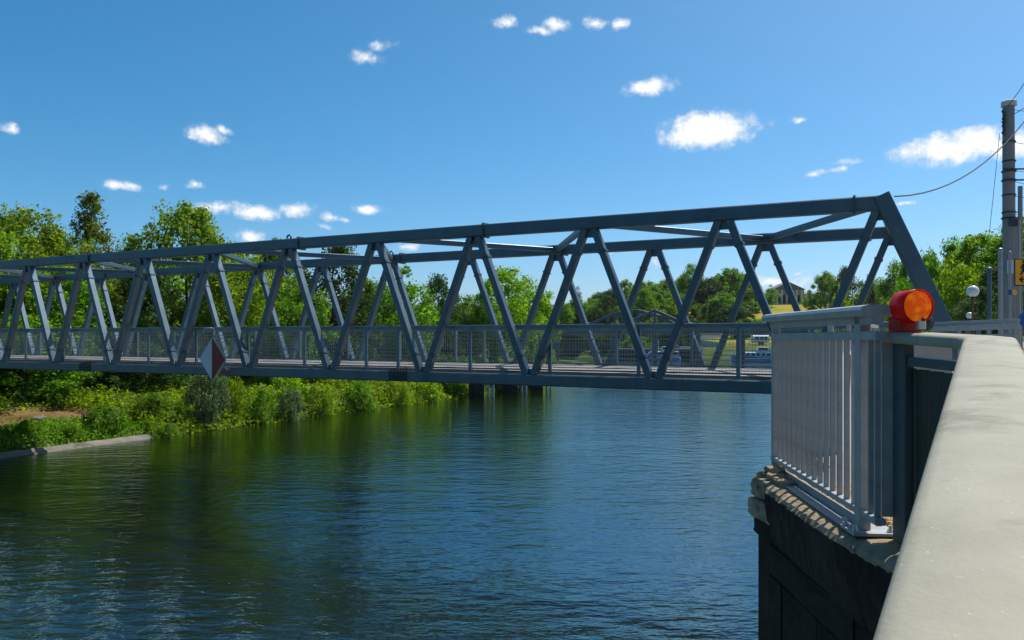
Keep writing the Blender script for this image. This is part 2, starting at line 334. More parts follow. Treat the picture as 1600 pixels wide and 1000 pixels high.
def water_mat():
    m, t, o = mat('river_water'); g = G(t); p = g.n('ShaderNodeBsdfPrincipled')
    p.inputs['Base Color'].default_value = (.004, .008, .0004, 1); p.inputs['Roughness'].default_value = .04; p.inputs['IOR'].default_value = 3.6; p.inputs['Specular Tint'].default_value = (.74, .98, 1, 1)
    geo = g.n('ShaderNodeNewGeometry'); pos = geo.outputs['Position']
    def layer(rot, sc, scale, det, rough):
        mp = g.n('ShaderNodeMapping'); mp.inputs['Rotation'].default_value = (0, 0, math.radians(rot)); mp.inputs['Scale'].default_value = sc; g.l(pos, mp.inputs[0])
        return g.noise(scale, det, rough, vec=mp.outputs[0])
    a1 = layer(8, (.5, 1, 1), 2.3, 3, .5); a2 = layer(-14, (.55, 1, 1), 5.6, 4, .55); a3 = layer(20, (.4, 1, 1), .7, 2, .5)
    amp = layer(0, (.6, 1, 1), .06, 3, .5)                       # calmer and rougher patches
    h = g.n('ShaderNodeMath', operation='MULTIPLY_ADD'); g.l(a2.outputs['Fac'], h.inputs[0]); h.inputs[1].default_value = .4; g.l(a1.outputs['Fac'], h.inputs[2])
    h2 = g.n('ShaderNodeMath', operation='MULTIPLY_ADD'); g.l(a3.outputs['Fac'], h2.inputs[0]); h2.inputs[1].default_value = 1.0; g.l(h.outputs[0], h2.inputs[2])
    am = g.n('ShaderNodeMapRange'); g.l(amp.outputs['Fac'], am.inputs[0]); am.inputs[1].default_value = .35; am.inputs[2].default_value = .65; am.inputs[3].default_value = .6; am.inputs[4].default_value = 1.15
    h3 = g.n('ShaderNodeMath', operation='MULTIPLY'); g.l(h2.outputs[0], h3.inputs[0]); g.l(am.outputs[0], h3.inputs[1])
    b = g.n('ShaderNodeBump'); b.inputs['Strength'].default_value = 1.0; b.inputs['Distance'].default_value = .052; g.l(h3.outputs[0], b.inputs['Height']); g.l(b.outputs[0], p.inputs['Normal'])
    g.l(p.outputs[0], o.inputs[0]); return m
M['water'] = water_mat()

# ------------------------------------------------------------------ the ground and the river
SB = 33.75                                    # the far waterline, along U
def xy(s, w): q = U*s+V*w; return (q.x, q.y)
QUAY = [(-14.0, -24.0), (.34, .40), (1.98, 3.20), (1.96, 4.0), (2.00, 5.40), (2.45, 6.1), xy(.95, 7.2), xy(.95, 15.6), xy(.5, 16.4), xy(.5, 150.0)]
RIVER = [xy(SB, -400), xy(SB, 20), xy(SB-.2, 27), xy(SB+.3, 40), xy(SB, 55), xy(SB-.2, 70), (8, 105), (15, 135), (8, 158), (-40, 185), (-200, 235), (-420, 260),
         (-420, 300), (-200, 268), (-40, 218), (15, 180), (50, 177), xy(.5, 178)] + [xy(.5, 150), xy(.5, 16), xy(.5, -5), xy(.5, -400)]
def seg_dist(px, py, poly):
    d = np.full(px.shape, 1e9); inside = np.zeros(px.shape, bool); n = len(poly)
    for i in range(n):
        ax_, ay = poly[i]; bx, by = poly[(i+1) % n]
        ex, ey = bx-ax_, by-ay; t = np.clip(((px-ax_)*ex+(py-ay)*ey)/(ex*ex+ey*ey), 0, 1)
        d = np.minimum(d, np.hypot(px-ax_-t*ex, py-ay-t*ey))
        c = ((ay > py) != (by > py)) & (px < (bx-ax_)*(py-ay)/((by-ay) if by != ay else 1e-9)+ax_); inside ^= c
    return np.where(inside, -d, d)
def sm(x, a, b): t = np.clip((x-a)/(b-a), 0, 1); return t*t*(3-2*t)
_ph = RNG.uniform(0, 6.28, (24, 3)); 
def vnoise(x, y, sc):
    r = 0
    for k in range(8):
        fx, fy = math.cos(_ph[k, 0]*3)*(1+.5*k), math.sin(_ph[k, 0]*3)*(1+.5*k)
        r = r+np.sin((x*fx+y*fy)/sc+_ph[k, 1])/(1+.5*k)
    return r/3.2
def height(x, y):
    x = np.asarray(x, float); y = np.asarray(y, float)
    d = seg_dist(x, y, RIVER); s = x*U.x+y*U.y
    z = np.interp(d, [-6, -.6, .15, 1.1, 3.0, 4.6, 7.6, 9.5, 16, 30, 60, 400], [-2.5, -.9, -.25, .36, .8, .95, 1.05, 1.4, 2.3, 3.3, 4.0, 6.0])
    z = z+np.where(d > 1, vnoise(x, y, 3.0)*.10, 0)+np.where(d > 12, vnoise(x, y, 14)*.3, 0)
    hill = 13.5*sm(y+vnoise(x, y, 40)*8, 192, 335)*sm(x/np.maximum(y, 1), .04, .17)
    far = sm(y, 1500, 3200)*(125+18*vnoise(x, y, 420))
    added_hill = sm(-y, 45, 230)*75*sm(d, 4, 70)  # unseen hill added behind the camera to block low sky light
    z = z+hill+far+added_hill
    right = (s < .6) & (y < 149.5) & (x > -40) & (y > -26) & (x < 122)
    z = np.where(right, np.where(s > -2.5, -2.0, 3.9), z)
    return z
def hz(x, y): return float(height(np.array([x]), np.array([y]))[0])
def axis_pts(lo, a, b, hi, st, gr=1.14):
    r = list(np.arange(a, b, st)); q = st; x = a; left = []
    while x > lo: q *= gr; x -= q; left.append(x)
    q = st; x = r[-1]
    while x < hi: q *= gr; x += q; r.append(x)
    return np.array(left[::-1]+r)
gx = axis_pts(-3800, -62, 40, 3800, .8, 1.09); gy = axis_pts(-500, 6, 112, 4200, .8, 1.07)
X, Y = np.meshgrid(gx, gy); ZZ = height(X, Y); nx, ny = len(gx), len(gy)
idx = np.arange(nx*ny).reshape(ny, nx)
f = np.stack([idx[:-1, :-1], idx[:-1, 1:], idx[1:, 1:], idx[1:, :-1]], -1).reshape(-1, 4)
me = np_mesh('ground', np.stack([X, Y, ZZ], -1).reshape(-1, 3), f, M['ground']); me.shade_smooth()
dd = seg_dist(X, Y, RIVER)
pathn = vnoise(X, Y, 2.2)
zone = np.zeros((ny, nx, 4)); zone[..., 3] = 1
zone[..., 0] = (sm(dd, 2.4, 3.6)*(1-sm(dd, 8.0, 9.5)))*np.clip(.75+.5*pathn, 0, 1)*(Y < 120)
zone[..., 1] = sm(Y, 186, 215)*sm(X/np.maximum(Y, 1), .10, .16)
zone[..., 2] = np.maximum(sm(Y, 700, 1500), sm(-Y, 40, 80))  # dark colour also covers the added hill behind the camera
ca = me.color_attributes.new('zone', 'FLOAT_COLOR', 'POINT'); ca.data.foreach_set('color', zone.astype(np.float32).ravel())
tag(link('ground', me), kind='structure')
wv_ = np.array([(-420, -420, 0), (220, -420, 0), (220, 305, 0), (-420, 305, 0)], float)
tag(link('river_water', np_mesh('river_water', wv_, np.array([[0, 1, 2, 3]]), M['water'])), kind='structure')

# the near bank: a street level behind quay walls
RIGHT = [(120, 178), (120, -24)]
poly = QUAY+RIGHT
mb = MB(); n = len(poly)
mb.add([(x, y, 4.0) for x, y in poly], [tuple(range(n))])
tag(mb.build('street', M['asphalt']), kind='structure')
mb = MB()
for (x0, y0), (x1, y1) in zip(QUAY[4:-1], QUAY[5:]):
    mb.add([(x0, y0, -2), (x1, y1, -2), (x1, y1, 3.996), (x0, y0, 3.996)], [(0, 1, 2, 3)])
tag(mb.build('quay_wall', M['concrete']), kind='structure')

# ------------------------------------------------------------------ abutment under the railing in the foreground
ab = empty('abutment', (1.7, 4.2, 0), 'dark shaded masonry abutment with a broken stone edge under the grey railing', 'abutment')
mb = MB()                                     # recessed wall
face = [(-14.0, -24.0), (.20, .42), (1.80, 3.25), (1.75, 4.0), (1.77, 5.40), (2.35, 6.0)]
for (x0, y0), (x1, y1) in zip(face[:-1], face[1:]):
    k = 6; 
    mb.add([(x0, y0, -2), (x1, y1, -2), (x1, y1, 3.62), (x0, y0, 3.62)], [(0, 1, 2, 3)])
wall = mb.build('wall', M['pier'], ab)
# masonry courses of the wall: large recessed joints
rs = random.Random(4); cnt = 0
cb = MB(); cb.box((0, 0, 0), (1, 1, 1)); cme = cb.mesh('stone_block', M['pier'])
def put_block(p0, p1, z0, z1, thick):
    p0 = Vector((*p0, 0)); p1 = Vector((*p1, 0)); d = p1-p0; c = (p0+p1)/2
    o = link('stone_block', cme, ab, (c.x-1.7, c.y-4.2, (z0+z1)/2)); o.rotation_euler = (0, 0, math.atan2(d.y, d.x)); o.scale = (d.length-.012, thick, z1-z0-.012)
z_ = -.1
while z_ < 3.4:
    hgt = rs.uniform(.38, .5); top = min(3.6, z_+hgt)
    for (x0, y0), (x1, y1) in zip(face[1:4], face[2:5]):
        Lg = math.hypot(x1-x0, y1-y0); t_ = 0
        while t_ < Lg-.05:
            t2 = min(Lg, t_+rs.uniform(.5, .95)); t2 = Lg if Lg-t2 < .25 else t2
            put_block((x0+(x1-x0)*t_/Lg, y0+(y1-y0)*t_/Lg), (x0+(x1-x0)*t2/Lg, y0+(y1-y0)*t2/Lg), z_, top, rs.uniform(.045, .06)); t_ = t2
    z_ = top
# the slab edge the railing stands on: chipped upper edge, sloping underside
def rough_strip(name, line, prof_, m, parent, jit=.012, step=.035, seed=1):
    """a profile of (outward, z) swept along a polyline with an irregular surface"""
    r_ = random.Random(seed); pts = []
    for (x0, y0), (x1, y1) in zip(line[:-1], line[1:]):
        Lg = math.hypot(x1-x0, y1-y0); k = max(1, int(Lg/step))
        for i in range(k): pts.append((x0+(x1-x0)*i/k, y0+(y1-y0)*i/k, (y1-y0)/Lg, -(x1-x0)/Lg))
    pts.append((*line[-1], pts[-1][2], pts[-1][3]))
    vs = []; n = len(prof_)
    for x, y, nx_, ny_ in pts:
        for (o_, z0) in prof_:
            j = r_.uniform(-jit, jit); vs.append((x-nx_*(o_+j), y-ny_*(o_+j), z0+r_.uniform(-jit, jit)*.8))
    fs = [(i*n+k, (i+1)*n+k, (i+1)*n+k+1, i*n+k+1) for i in range(len(pts)-1) for k in range(n-1)]
    b = MB(); b.add(vs, fs); return b.build(name, m, parent)
edge = [(.20, .42), (1.78, 3.25), (1.745, 4.0), (1.80, 5.35)]
rough_strip('slab_edge', edge, [(-.5, 4.006), (-.06, 4.006), (.0, 4.003), (.05, 3.996), (.085, 3.982), (.10, 3.952)], M['stone'], ab, .006)
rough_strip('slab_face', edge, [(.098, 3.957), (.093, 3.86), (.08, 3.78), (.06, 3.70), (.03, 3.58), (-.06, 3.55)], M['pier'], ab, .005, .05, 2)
# the broken pier head at the far corner
rs2 = random.Random(9)
def stone_lump(name, c, size, rz, jit=.02, cuts=4, m='stone'):
    import bmesh
    bm = bmesh.new(); bmesh.ops.create_cube(bm, size=1); bmesh.ops.subdivide_edges(bm, edges=bm.edges, cuts=cuts, use_grid_fill=True)
    R_ = Matrix.Rotation(rz, 3, 'Z')
    for v in bm.verts:
        q = v.co*2; k = 1-.035*max(0, (abs(q.x) > .9)+(abs(q.y) > .9)+(abs(q.z) > .9)-1)
        v.co = R_ @ Vector((v.co.x*size[0]*k+rs2.uniform(-jit, jit), v.co.y*size[1]*k+rs2.uniform(-jit, jit), v.co.z*size[2]*k+rs2.uniform(-jit, jit)))+Vector(c)
    me_ = bpy.data.meshes.new(name); bm.to_mesh(me_); bm.free(); me_.materials.append(M[m])
    o = bpy.data.objects.new(name, me_); COL.objects.link(o); o.parent = ab; o.location = (-1.7, -4.2, 0); return o
stone_lump('cap_stone', (1.93, 5.50, 3.935), (.40, .44, .135), .12, .005, 7)
stone_lump('cap_stone', (1.93, 5.49, 3.795), (.45, .46, .13), .10, .004, 7)
stone_lump('cap_stone', (1.94, 5.49, 3.665), (.40, .42, .12), .10, .004, 6, 'pier')
for k in range(16):
    stone_lump('broken_stone', (1.78+rs2.uniform(0, .20), 5.22+rs2.uniform(0, .48), 4.010+rs2.uniform(0, .015)), (rs2.uniform(.05, .15), rs2.uniform(.05, .13), rs2.uniform(.02, .06)), rs2.uniform(0, 3), .008, 2)
stone_lump('broken_stone', (1.98, 5.66, 4.03), (.34, .16, .09), .45, .012, 4)
b = MB(); b.bar((1.94, 5.5, -2), (1.94, 5.5, 3.60), .36, .40, Vector((0, 1, 0)), .03); b.build('pier_shaft', M['pier'], ab)
# dry leaves and dust on the ledge
lv = []; lf = []
for k in range(3600):
    D = RNG.uniform(3.9, 5.5); x = 1.80+(D-4)*.03+abs(RNG.normal(0, .10))+.02
    a_ = RNG.uniform(0, 6.28); s_ = RNG.uniform(.006, .019); tl = RNG.uniform(-.5, .5)
    c = np.array([x, D, 4.010+RNG.uniform(0, .008)]); t1 = np.array([math.cos(a_), math.sin(a_), tl])*s_; t2 = np.array([-math.sin(a_), math.cos(a_), -tl])*s_*.6
    i = len(lv); lv += [c-t1, c+t2, c+t1, c-t2]; lf.append((i, i+1, i+2, i+3))
tag(link('dry_leaves', np_mesh('dry_leaves', np.array(lv), np.array(lf), M['litter'])), 'ochre dry leaves and dust on the stone ledge under the railing', 'leaf litter', kind='stuff')
# low curb of concrete behind the ledge, the paving and the wall the fence stands before
# ------------------------------------------------------------------ the railing on the abutment
F0 = Vector((1.775, 4.02, 0)); F1 = Vector((1.915, 5.76, 0)); FD = (F1-F0).normalized(); FS = Vector((FD.y, -FD.x, 0))
rl = empty('railing', (F0.x, F0.y, 3.99), 'grey galvanised railing with flat upright bars on the broken abutment edge', 'railing')
b = MB(); cp = [(-.075, -.03), (-.065, -.036), (.065, -.036), (.075, -.03), (.08, -.005), (.07, .012), (.04, .020), (-.04, .020), (-.07, .012), (-.08, -.005)]
b.prof(F0-FD*.20+Z*5.135, F1+FD*.10+Z*5.145, cp, FS, Z); b.build('top_rail', M['galv'], rl)
b = MB(); b.bar(F0-FD*.20+Z*5.085+FS*.0, F1+FD*.06+Z*5.09, .055, .05); b.build('top_rail_web', M['galv'], rl)
b = MB(); b.bar(F0-FD*.24+Z*5.005, F1+FD*.05+Z*5.0, .05, .045); b.build('mid_rail', M['galv'], rl)
b = MB(); b.bar(F0-FD*.24+Z*4.115, F1+FD*.05+Z*4.115, .05, .032); b.build('bottom_rail', M['galv'], rl)
for q, (c, zb) in enumerate(((F0, 4.01), (F1, 4.02))):
    b = MB(); b.bar(c+Z*zb, c+Z*5.10, .055, .085 if q == 0 else .05, FD, .004); b.build('post', M['galv'], rl)
b = MB(); b.box((0, 0, 0), (.027, .016, .853)); bme = b.mesh('baluster', M['galv']); rz = math.atan2(FD.y, FD.x)-math.pi/2
nb = 15; LF = (F1-F0).length
for k in [-2, -1]+list(range(1, nb)):
    t_ = k/nb*LF if k > 0 else (-.115 if k == -1 else -.20)
    q = F0+FD*t_
    o = link('baluster', bme, rl, (q.x-F0.x, q.y-F0.y, 4.5565-3.99)); o.rotation_euler = (0, 0, rz)
q = P(1387.5, 0, 3.88); b = MB(); b.box(Vector((q.x, q.y, 4.565)), (.066, .012, .89), (FS, FD, Z)); b.build('end_plate', M['plate'], rl)
b = MB(); b.box(F0+Z*4.022-FD*.01+FS*.03, (.22, .20, .014), (FS, FD, Z)); bp = b.build('base_plate', M['galv'], rl)
for dx, dy in ((-.06, -.07), (.11, -.07), (-.06, .07), (.11, .07)):
    b = MB(); b.lathe(F0+FS*dx+FD*dy+Z*4.029, [(.016, 0), (.016, .014), (.009, .014), (.009, .034)], n=8); b.build('bolt', M['chrome'], bp)
b = MB(); a0 = F0-FS*.022-FD*-.06; a1 = F1-FS*.03-FD*.12
b.prof(a0+Z*4.010, a1+Z*4.010, [(-.045, 0), (.045, 0), (.045, .055), (.037, .055), (.037, .008), (-.045, .008)], FS, Z)
an = b.build('angle_iron', M['galv'], rl)
for t_ in (.08, .9):
    b = MB(); q = a0.lerp(a1, t_)+Z*4.018-FS*.012; b.lathe(q, [(.016, 0), (.016, .012), (.009, .012), (.009, .026)], n=8); b.build('bolt', M['chrome'], an)

# ------------------------------------------------------------------ the near railing with the wide cap
gr = empty('guard_railing', (1.8, 3.4, 4.0), 'wide pale metal capped railing with dark green boards in the right foreground', 'railing')
LP = [Vector((1.806, 3.86, 5.022)), Vector((1.876, 3.30, 5.0)), Vector((.246, .55, 4.79)), Vector((-1.55, -2.48, 4.56))]
CW = .19
pr = [(0.008, -.052), (0, -.046), (-.002, -.03), (0, -.014), (.006, -.005), (.018, 0), (.06, .004), (.095, .005), (.13, .004), (.172, 0), (.184, -.005), (.19, -.014), (.192, -.03), (.19, -.046), (.182, -.052), (.16, -.052), (.155, -.02), (.035, -.02), (.03, -.052)]
def right_of(d): return Vector((-d.y, d.x, 0)).normalized()*-1 if False else Vector((d.y, -d.x, 0)).normalized()
# walking from the end towards the camera the cap lies on the left of travel
def sweep(path, prof_, m, name, parent, fine=10, smooth=False):
    dirs = [(path[i+1]-path[i]).normalized() for i in range(len(path)-1)]
    nrm = [Vector((-d.y, d.x, 0)).normalized() for d in dirs]       # towards the road
    rows = []
    for i, p in enumerate(path):
        if i == 0: o_ = nrm[0]
        elif i == len(path)-1: o_ = nrm[-1]
        else: o_ = (nrm[i-1]+nrm[i])/(1+nrm[i-1].dot(nrm[i]))
        rows.append((p, o_))
    dense = []
    for (p0, o0), (p1, o1) in zip(rows[:-1], rows[1:]):
        for k in range(fine): t_ = k/fine; dense.append((p0.lerp(p1, t_), o0.lerp(o1, t_)))
    dense.append(rows[-1]); n = len(prof_); vs = []
    for p, o_ in dense: vs += [p+o_*x+Z*y for x, y in prof_]
    fs = [(i*n+k, i*n+(k+1) % n, (i+1)*n+(k+1) % n, (i+1)*n+k) for i in range(len(dense)-1) for k in range(n)]
    fs += [tuple(range(n)), tuple(range((len(dense)-1)*n, len(dense)*n))]
    b = MB(); b.add(vs, fs); return b.build(name, m, parent, smooth)
# a slightly eased corner
c0 = LP[1]; LPs = [LP[0], c0.lerp(LP[0], .06), c0.lerp(LP[2], .012), LP[2], LP[3]]
cap = sweep(LPs, pr, M['cap'], 'cap', gr, 12, True)
MI = [p+Z*-.135 for p in LPs]
sweep(MI, [(.06, -.022), (.13, -.022), (.13, .022), (.06, .022)], M['rail_blue'], 'mid_rail', gr)
sweep([p+Z*-.95 for p in LPs], [(.065, -.02), (.125, -.02), (.125, .02), (.065, .02)], M['rail_blue'], 'bottom_rail', gr)
segs = [(LPs[0], LPs[1]), (LPs[2], LPs[3]), (LPs[3], LPs[4])]
for si, (p0, p1) in enumerate(segs):
    d = (p1-p0); ln = d.length; dn = d.normalized(); dh = Vector((d.x, d.y, 0)).normalized(); nr = Vector((-dh.y, dh.x, 0))
    k = int(ln/.092)
    for i in range(k):
        c = p0+d*((i+.62)/(k+.3))+nr*.095
        b = MB(); b.box(c+Z*-.545, (.086, .014, .75), (dh, nr, Z)); b.build('board', M['rail_green'], gr)
    for t_ in ([.045/ln] if si == 0 else [.01, .42, .85]):
        c = p0+d*t_+nr*.075
        b = MB(); b.bar(c+Z*-1.05, c+Z*-.053, .05, .10, dh, .004); b.build('post', M['rail_blue'], gr)

# ------------------------------------------------------------------ warning lamp on the railing
lm = empty('warning_lamp', (1.90, 3.80, 5.02), 'red warning lamp with round orange lens standing on the railing end', 'warning lamp')
LC = P(1433, 478.5, 3.74); AX = Vector((.16, -.98, 0.02)).normalized(); SD = AX.cross(Z).normalized()
b = MB(); b.lathe(LC, [(.073, -.10), (.079, -.10), (.080, .012), (.076, .012), (.073, .0), (.073, -.10)], AX, 36, False); b.build('hood', M['hood'], lm, True)
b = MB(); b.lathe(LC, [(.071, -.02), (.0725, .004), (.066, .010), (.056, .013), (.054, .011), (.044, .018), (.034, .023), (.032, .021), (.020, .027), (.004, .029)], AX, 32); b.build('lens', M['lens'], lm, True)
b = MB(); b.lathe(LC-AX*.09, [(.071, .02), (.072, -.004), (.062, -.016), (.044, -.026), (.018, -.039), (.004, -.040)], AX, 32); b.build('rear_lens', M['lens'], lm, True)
q = P(1415, 504, 3.84); b = MB(); b.bar(Vector((q.x, q.y, 5.024)), Vector((q.x, q.y, 5.098)), (.132), .10, Vector((0, 1, 0)), .014); hb = b.build('housing', M['red'], lm)
q = P(1450, 504, 3.79); b = MB(); b.lathe(Vector((q.x, q.y+.03, 5.066)), [(.02, -.04), (.036, -.036), (.036, .02), (.028, .03)], Vector((.3, -.95, 0)), 20); b.build('battery_cap', M['black'], lm, True)
q = P(1439, 506, 3.70); b = MB(); b.bar(Vector((q.x, q.y, 5.034)), Vector((q.x, q.y, 5.073)), .036, .03, Vector((0, 1, 0)), .004); b.build('lock_bolt', M['chrome'], lm)
b = MB(); b.lathe(q+Vector((0, -.015, .02)), [(.008, 0), (.008, .006)], Vector((0, -1, 0)), 10); b.build('key_hole', M['black'], lm)

# ------------------------------------------------------------------ wall, block and handrails on the landing
pw = empty('parapet_wall', B(1.0, 11.4, 4.0), 'low white wall with red scrawls seen through the grey railing', 'wall')
b = MB(); b.box(B(.80, 11.4, 4.49), (8.2, .30, .98), (V, U, Z)); b.build('wall', M['wall'], pw)
b = MB(); b.box(B(.80, 11.4, 5.0), (8.24, .36, .05), (V, U, Z)); b.build('coping', M['concrete'], pw)
rg = random.Random(11)
for k in range(9):
    w0 = 7.6+k*.42+rg.uniform(0, .2); zc = 4.62+rg.uniform(-.1, .22); pts = []
    for i in range(14):
        t_ = i/13; pts.append(B(.646, w0+.34*t_+.08*math.sin(t_*9+k), zc+.20*math.sin(t_*7+k*1.7)))
    b = MB()
    for p0, p1 in zip(pts[:-1], pts[1:]): b.bar(p0, p1, .012, .028, Z, .001)
    b.build('graffiti', M['red_paint'], pw)
cbk = P(1444, 530, 9.3)
kb = empty('concrete_block', (cbk.x, cbk.y, 4.0), 'pale concrete block behind the opening under the railing cap', 'concrete block')
b = MB(); ax = (Vector((.98, -.2, 0)).normalized(), Vector((.2, .98, 0)).normalized(), Z); b.box((cbk.x, cbk.y, 4.485), (.47, .42, .97), ax); b.build('body', M['concrete'], kb)
hr = empty('handrail', B(.8, 11.5, 5.0), 'light grey handrail on low brackets along the white wall', 'handrail')
b = MB(); b.bar(B(.8, 7.7, 5.17), B(.8, 15.4, 5.17), .07, .05); b.build('rail', M['galv'], hr)
for w_ in (7.9, 9.8, 11.7, 13.6, 15.2):
    b = MB(); b.bar(B(.8, w_, 5.0), B(.8, w_, 5.15), .05, .04, V); b.build('bracket', M['galv'], hr)
h2a, h2b = P(1455, 506, 14.2), P(1592, 500, 12.6)
h2 = empty('barrier_railing', (h2a.x, h2a.y, 4.0), 'low grey street railing with pale top bar at the end of the footbridge', 'railing')
b = MB(); b.bar(h2a, h2b, .06, .05); b.build('top_bar', M['wire'], h2)
b = MB(); b.bar(h2a-Z*.09, h2b-Z*.09, .05, .10); b.build('upper_board', M['galv'], h2)
b = MB(); b.bar(h2a-Z*.24+(h2b-h2a)*.3, h2b-Z*.22, .05, .03); b.build('middle_bar', M['wire'], h2)
b = MB(); b.bar(h2a-Z*.75, h2b-Z*.75, .05, .03); b.build('lower_bar', M['galv'], h2)
for t_ in (.02, .35, .68, .98):
    q = h2a.lerp(h2b, t_); b = MB(); b.bar(Vector((q.x, q.y, 4.0)), q-Z*.03, .05, .05, V); b.build('post', M['galv'], h2)

# ------------------------------------------------------------------ the footbridge
WN, WF = 18.0, 23.13
ZT, ZB = EYE+2.745, EYE-1.113
ST0, PAN, NP = 4.05, 3.234, 13
fb = empty('footbridge', B(0, WN, 3.9), 'long blue grey steel truss footbridge with mesh railings crossing the river', 'footbridge')
def zc(s): return .028*(1-((s-22)/22)**2)
end_s = ST0+PAN*12
for wi, w in enumerate((WN, WF)):
    k0 = ST0-PAN
    nodes = [k0+PAN*i for i in range(NP+1)]
    cuts = [nodes[0]-.12, 1.35, 10.2, 16.5, 26.2, 32.6, nodes[-1]+.12]
    for s0, s1 in zip(cuts[:-1], cuts[1:]):
        b = MB(); b.bar(B(s0+.004, w, ZT+zc(s0)), B(s1-.004, w, ZT+zc(s1)), .29, .30); c = b.build('top_chord', M['bridge'], fb)
        if s1 < nodes[-1]:
            b = MB()
            for q in (-.014, .014): b.bar(B(s1+q-.009, w, ZT+zc(s1)), B(s1+q+.009, w, ZT+zc(s1)), .37, .38, Z, .03)
            b.build('flange', M['bridge'], c)
    cuts = [-1.0, 6.1, 12.9, 19.6, 26.4, 33.2, nodes[-1]+1.8]
    for s0, s1 in zip(cuts[:-1], cuts[1:]):
        b = MB(); b.bar(B(s0+.003, w, ZB+zc(s0)), B(s1-.003, w, ZB+zc(s1)), .29, .28); c = b.build('bottom_chord', M['bridge'], fb)
        if s0 == 12.9 or s0 == 26.4:
            b = MB()
            for f_ in (-1, 1): b.box(B(s0, w+f_*.152, ZB+zc(s0)), (.62, .012, .27), (U, V, Z))
            b.box(B(s0, w, ZB+.147+zc(s0)), (.62, .26, .012), (U, V, Z)); sp_ = b.build('splice_plate', M['bridge_dark'], c)
            b = MB()
            for i in range(6):
                for zz in (-.09, .0, .09): b.lathe(B(s0-.25+.1*i, w-.158, ZB+zz+zc(s0)), [(.022, 0), (.022, .02), (.011, .02), (.011, .045)], -V, 6)
                for ww in (-.08, .08): b.lathe(B(s0-.25+.1*i, w+ww, ZB+.153+zc(s0)), [(.022, 0), (.022, .02), (.011, .02), (.011, .05)], Z, 6)
            tag(b.build('bolts', M['bridge_dark'], c), kind='stuff')
    # diagonals
    for i in range(NP+1):
        st = nodes[i]
        for sgn in (-1, 1):
            if (i == 0 and sgn < 0) or (i == NP and sgn > 0): continue
            sb = st+sgn*PAN/2
            p0 = B(sb-sgn*.105, w, ZB+.135+zc(sb)); p1 = B(st+sgn*.118, w, ZT-.145+zc(st)); d = (p1-p0).normalized()
            b = MB(); b.bar(p0, p1, .165, .21, V, .014); dg = b.build('diagonal', M['bridge'], fb)
            for t_ in (.50, (p1-p0).length-.60):
                b = MB(); q = p0+d*t_
                b.bar(q-d*.020, q-d*.003, .21, .255, V, .02); b.bar(q+d*.003, q+d*.020, .21, .255, V, .02)
                for a_ in range(8):
                    sd = d.cross(V).normalized(); an_ = a_*math.pi/4+.39
                    pp = q+sd*(math.cos(an_)*.098)+V*(math.sin(an_)*.118)
                    b.tube(pp-d*.04, pp+d*.04, .013, n=6)
                b.build('flange', M['bridge'], dg)
    # end posts
    for st, sg in ((nodes[0], -1), (nodes[-1], 1)):
        b = MB(); b.bar(B(st+sg*1.70, w, ZB-.05), B(st-sg*.02, w, ZT+.150), .31, .40, V, .02); b.build('end_post', M['bridge'], fb)
    for i in range(NP+1):
        b = MB(); b.box(B(nodes[i], w, ZT-.24+zc(nodes[i])), (.22, .05, .22), (U, V, Z)); b.build('gusset', M['bridge'], fb)
        if i < NP: b = MB(); b.box(B(nodes[i]+PAN/2, w, ZB+.21), (.20, .05, .18), (U, V, Z)); b.build('gusset', M['bridge'], fb)
    # lifting eye
    sE = nodes[5]
    b = MB(); b.torus(B(sE, w, ZT+.20+zc(sE)), V, .075, .028, 20, 8); b.box(B(sE, w, ZT+.155), (.18, .04, .03), (U, V, Z)); b.build('lifting_eye', M['bridge'], fb)
# zigzag bracing in the top plane, floor beams, end frames
nodes = [ST0-PAN+PAN*i for i in range(NP+1)]
for i in range(NP):
    wa, wb = (WN, WF) if i % 2 == 0 else (WF, WN)
    p0 = B(nodes[i], wa, ZT+zc(nodes[i])); p1 = B(nodes[i+1], wb, ZT+zc(nodes[i+1])); d = (p1-p0).normalized()
    b = MB(); b.bar(p0+d*.18, p1-d*.18, .15, .15); b.build('wind_brace', M['bridge'], fb)
for i in range(NP+1):
    sb = nodes[i]-PAN/2
    b = MB(); b.bar(B(sb, WN+.15, ZB-.02+zc(sb)), B(sb, WF-.15, ZB-.02+zc(sb)), .16, .20); b.build('floor_beam', M['bridge'], fb)
for s_ in (nodes[0], nodes[-1]):
    b = MB(); b.bar(B(s_, WN+.15, ZT), B(s_, WF-.15, ZT), .2, .2); b.build('portal_beam', M['bridge'], fb)
DZ = EYE-.90
s_ = -1.6
while s_ < nodes[-1]+1.9:
    b = MB(); b.box(B(s_+1.166, (WN+WF)/2, DZ-.05+zc(s_)), (2.324, 4.36, .10), (U, V, Z)); b.build('deck_panel', M['deck'], fb)
    s_ += 2.332
b = MB()
for w in (WN+.40, WF-.40): b.bar(B(-1.6, w, DZ-.155), B(nodes[-1]+2, w, DZ-.155), .05, .10)
b.build('deck_edge_beam', M['bridge_dark'], fb)
ps = [3.77-2.33*2, 3.77-2.33]+[3.77+2.33*k for k in range(5)]+[14.2+2.31*k for k in range(15)]
pme = MB().box((0, 0, 0), (.085, .06, 1.46)).mesh('post', M['post'])
rz_u = math.atan2(U.y, U.x)
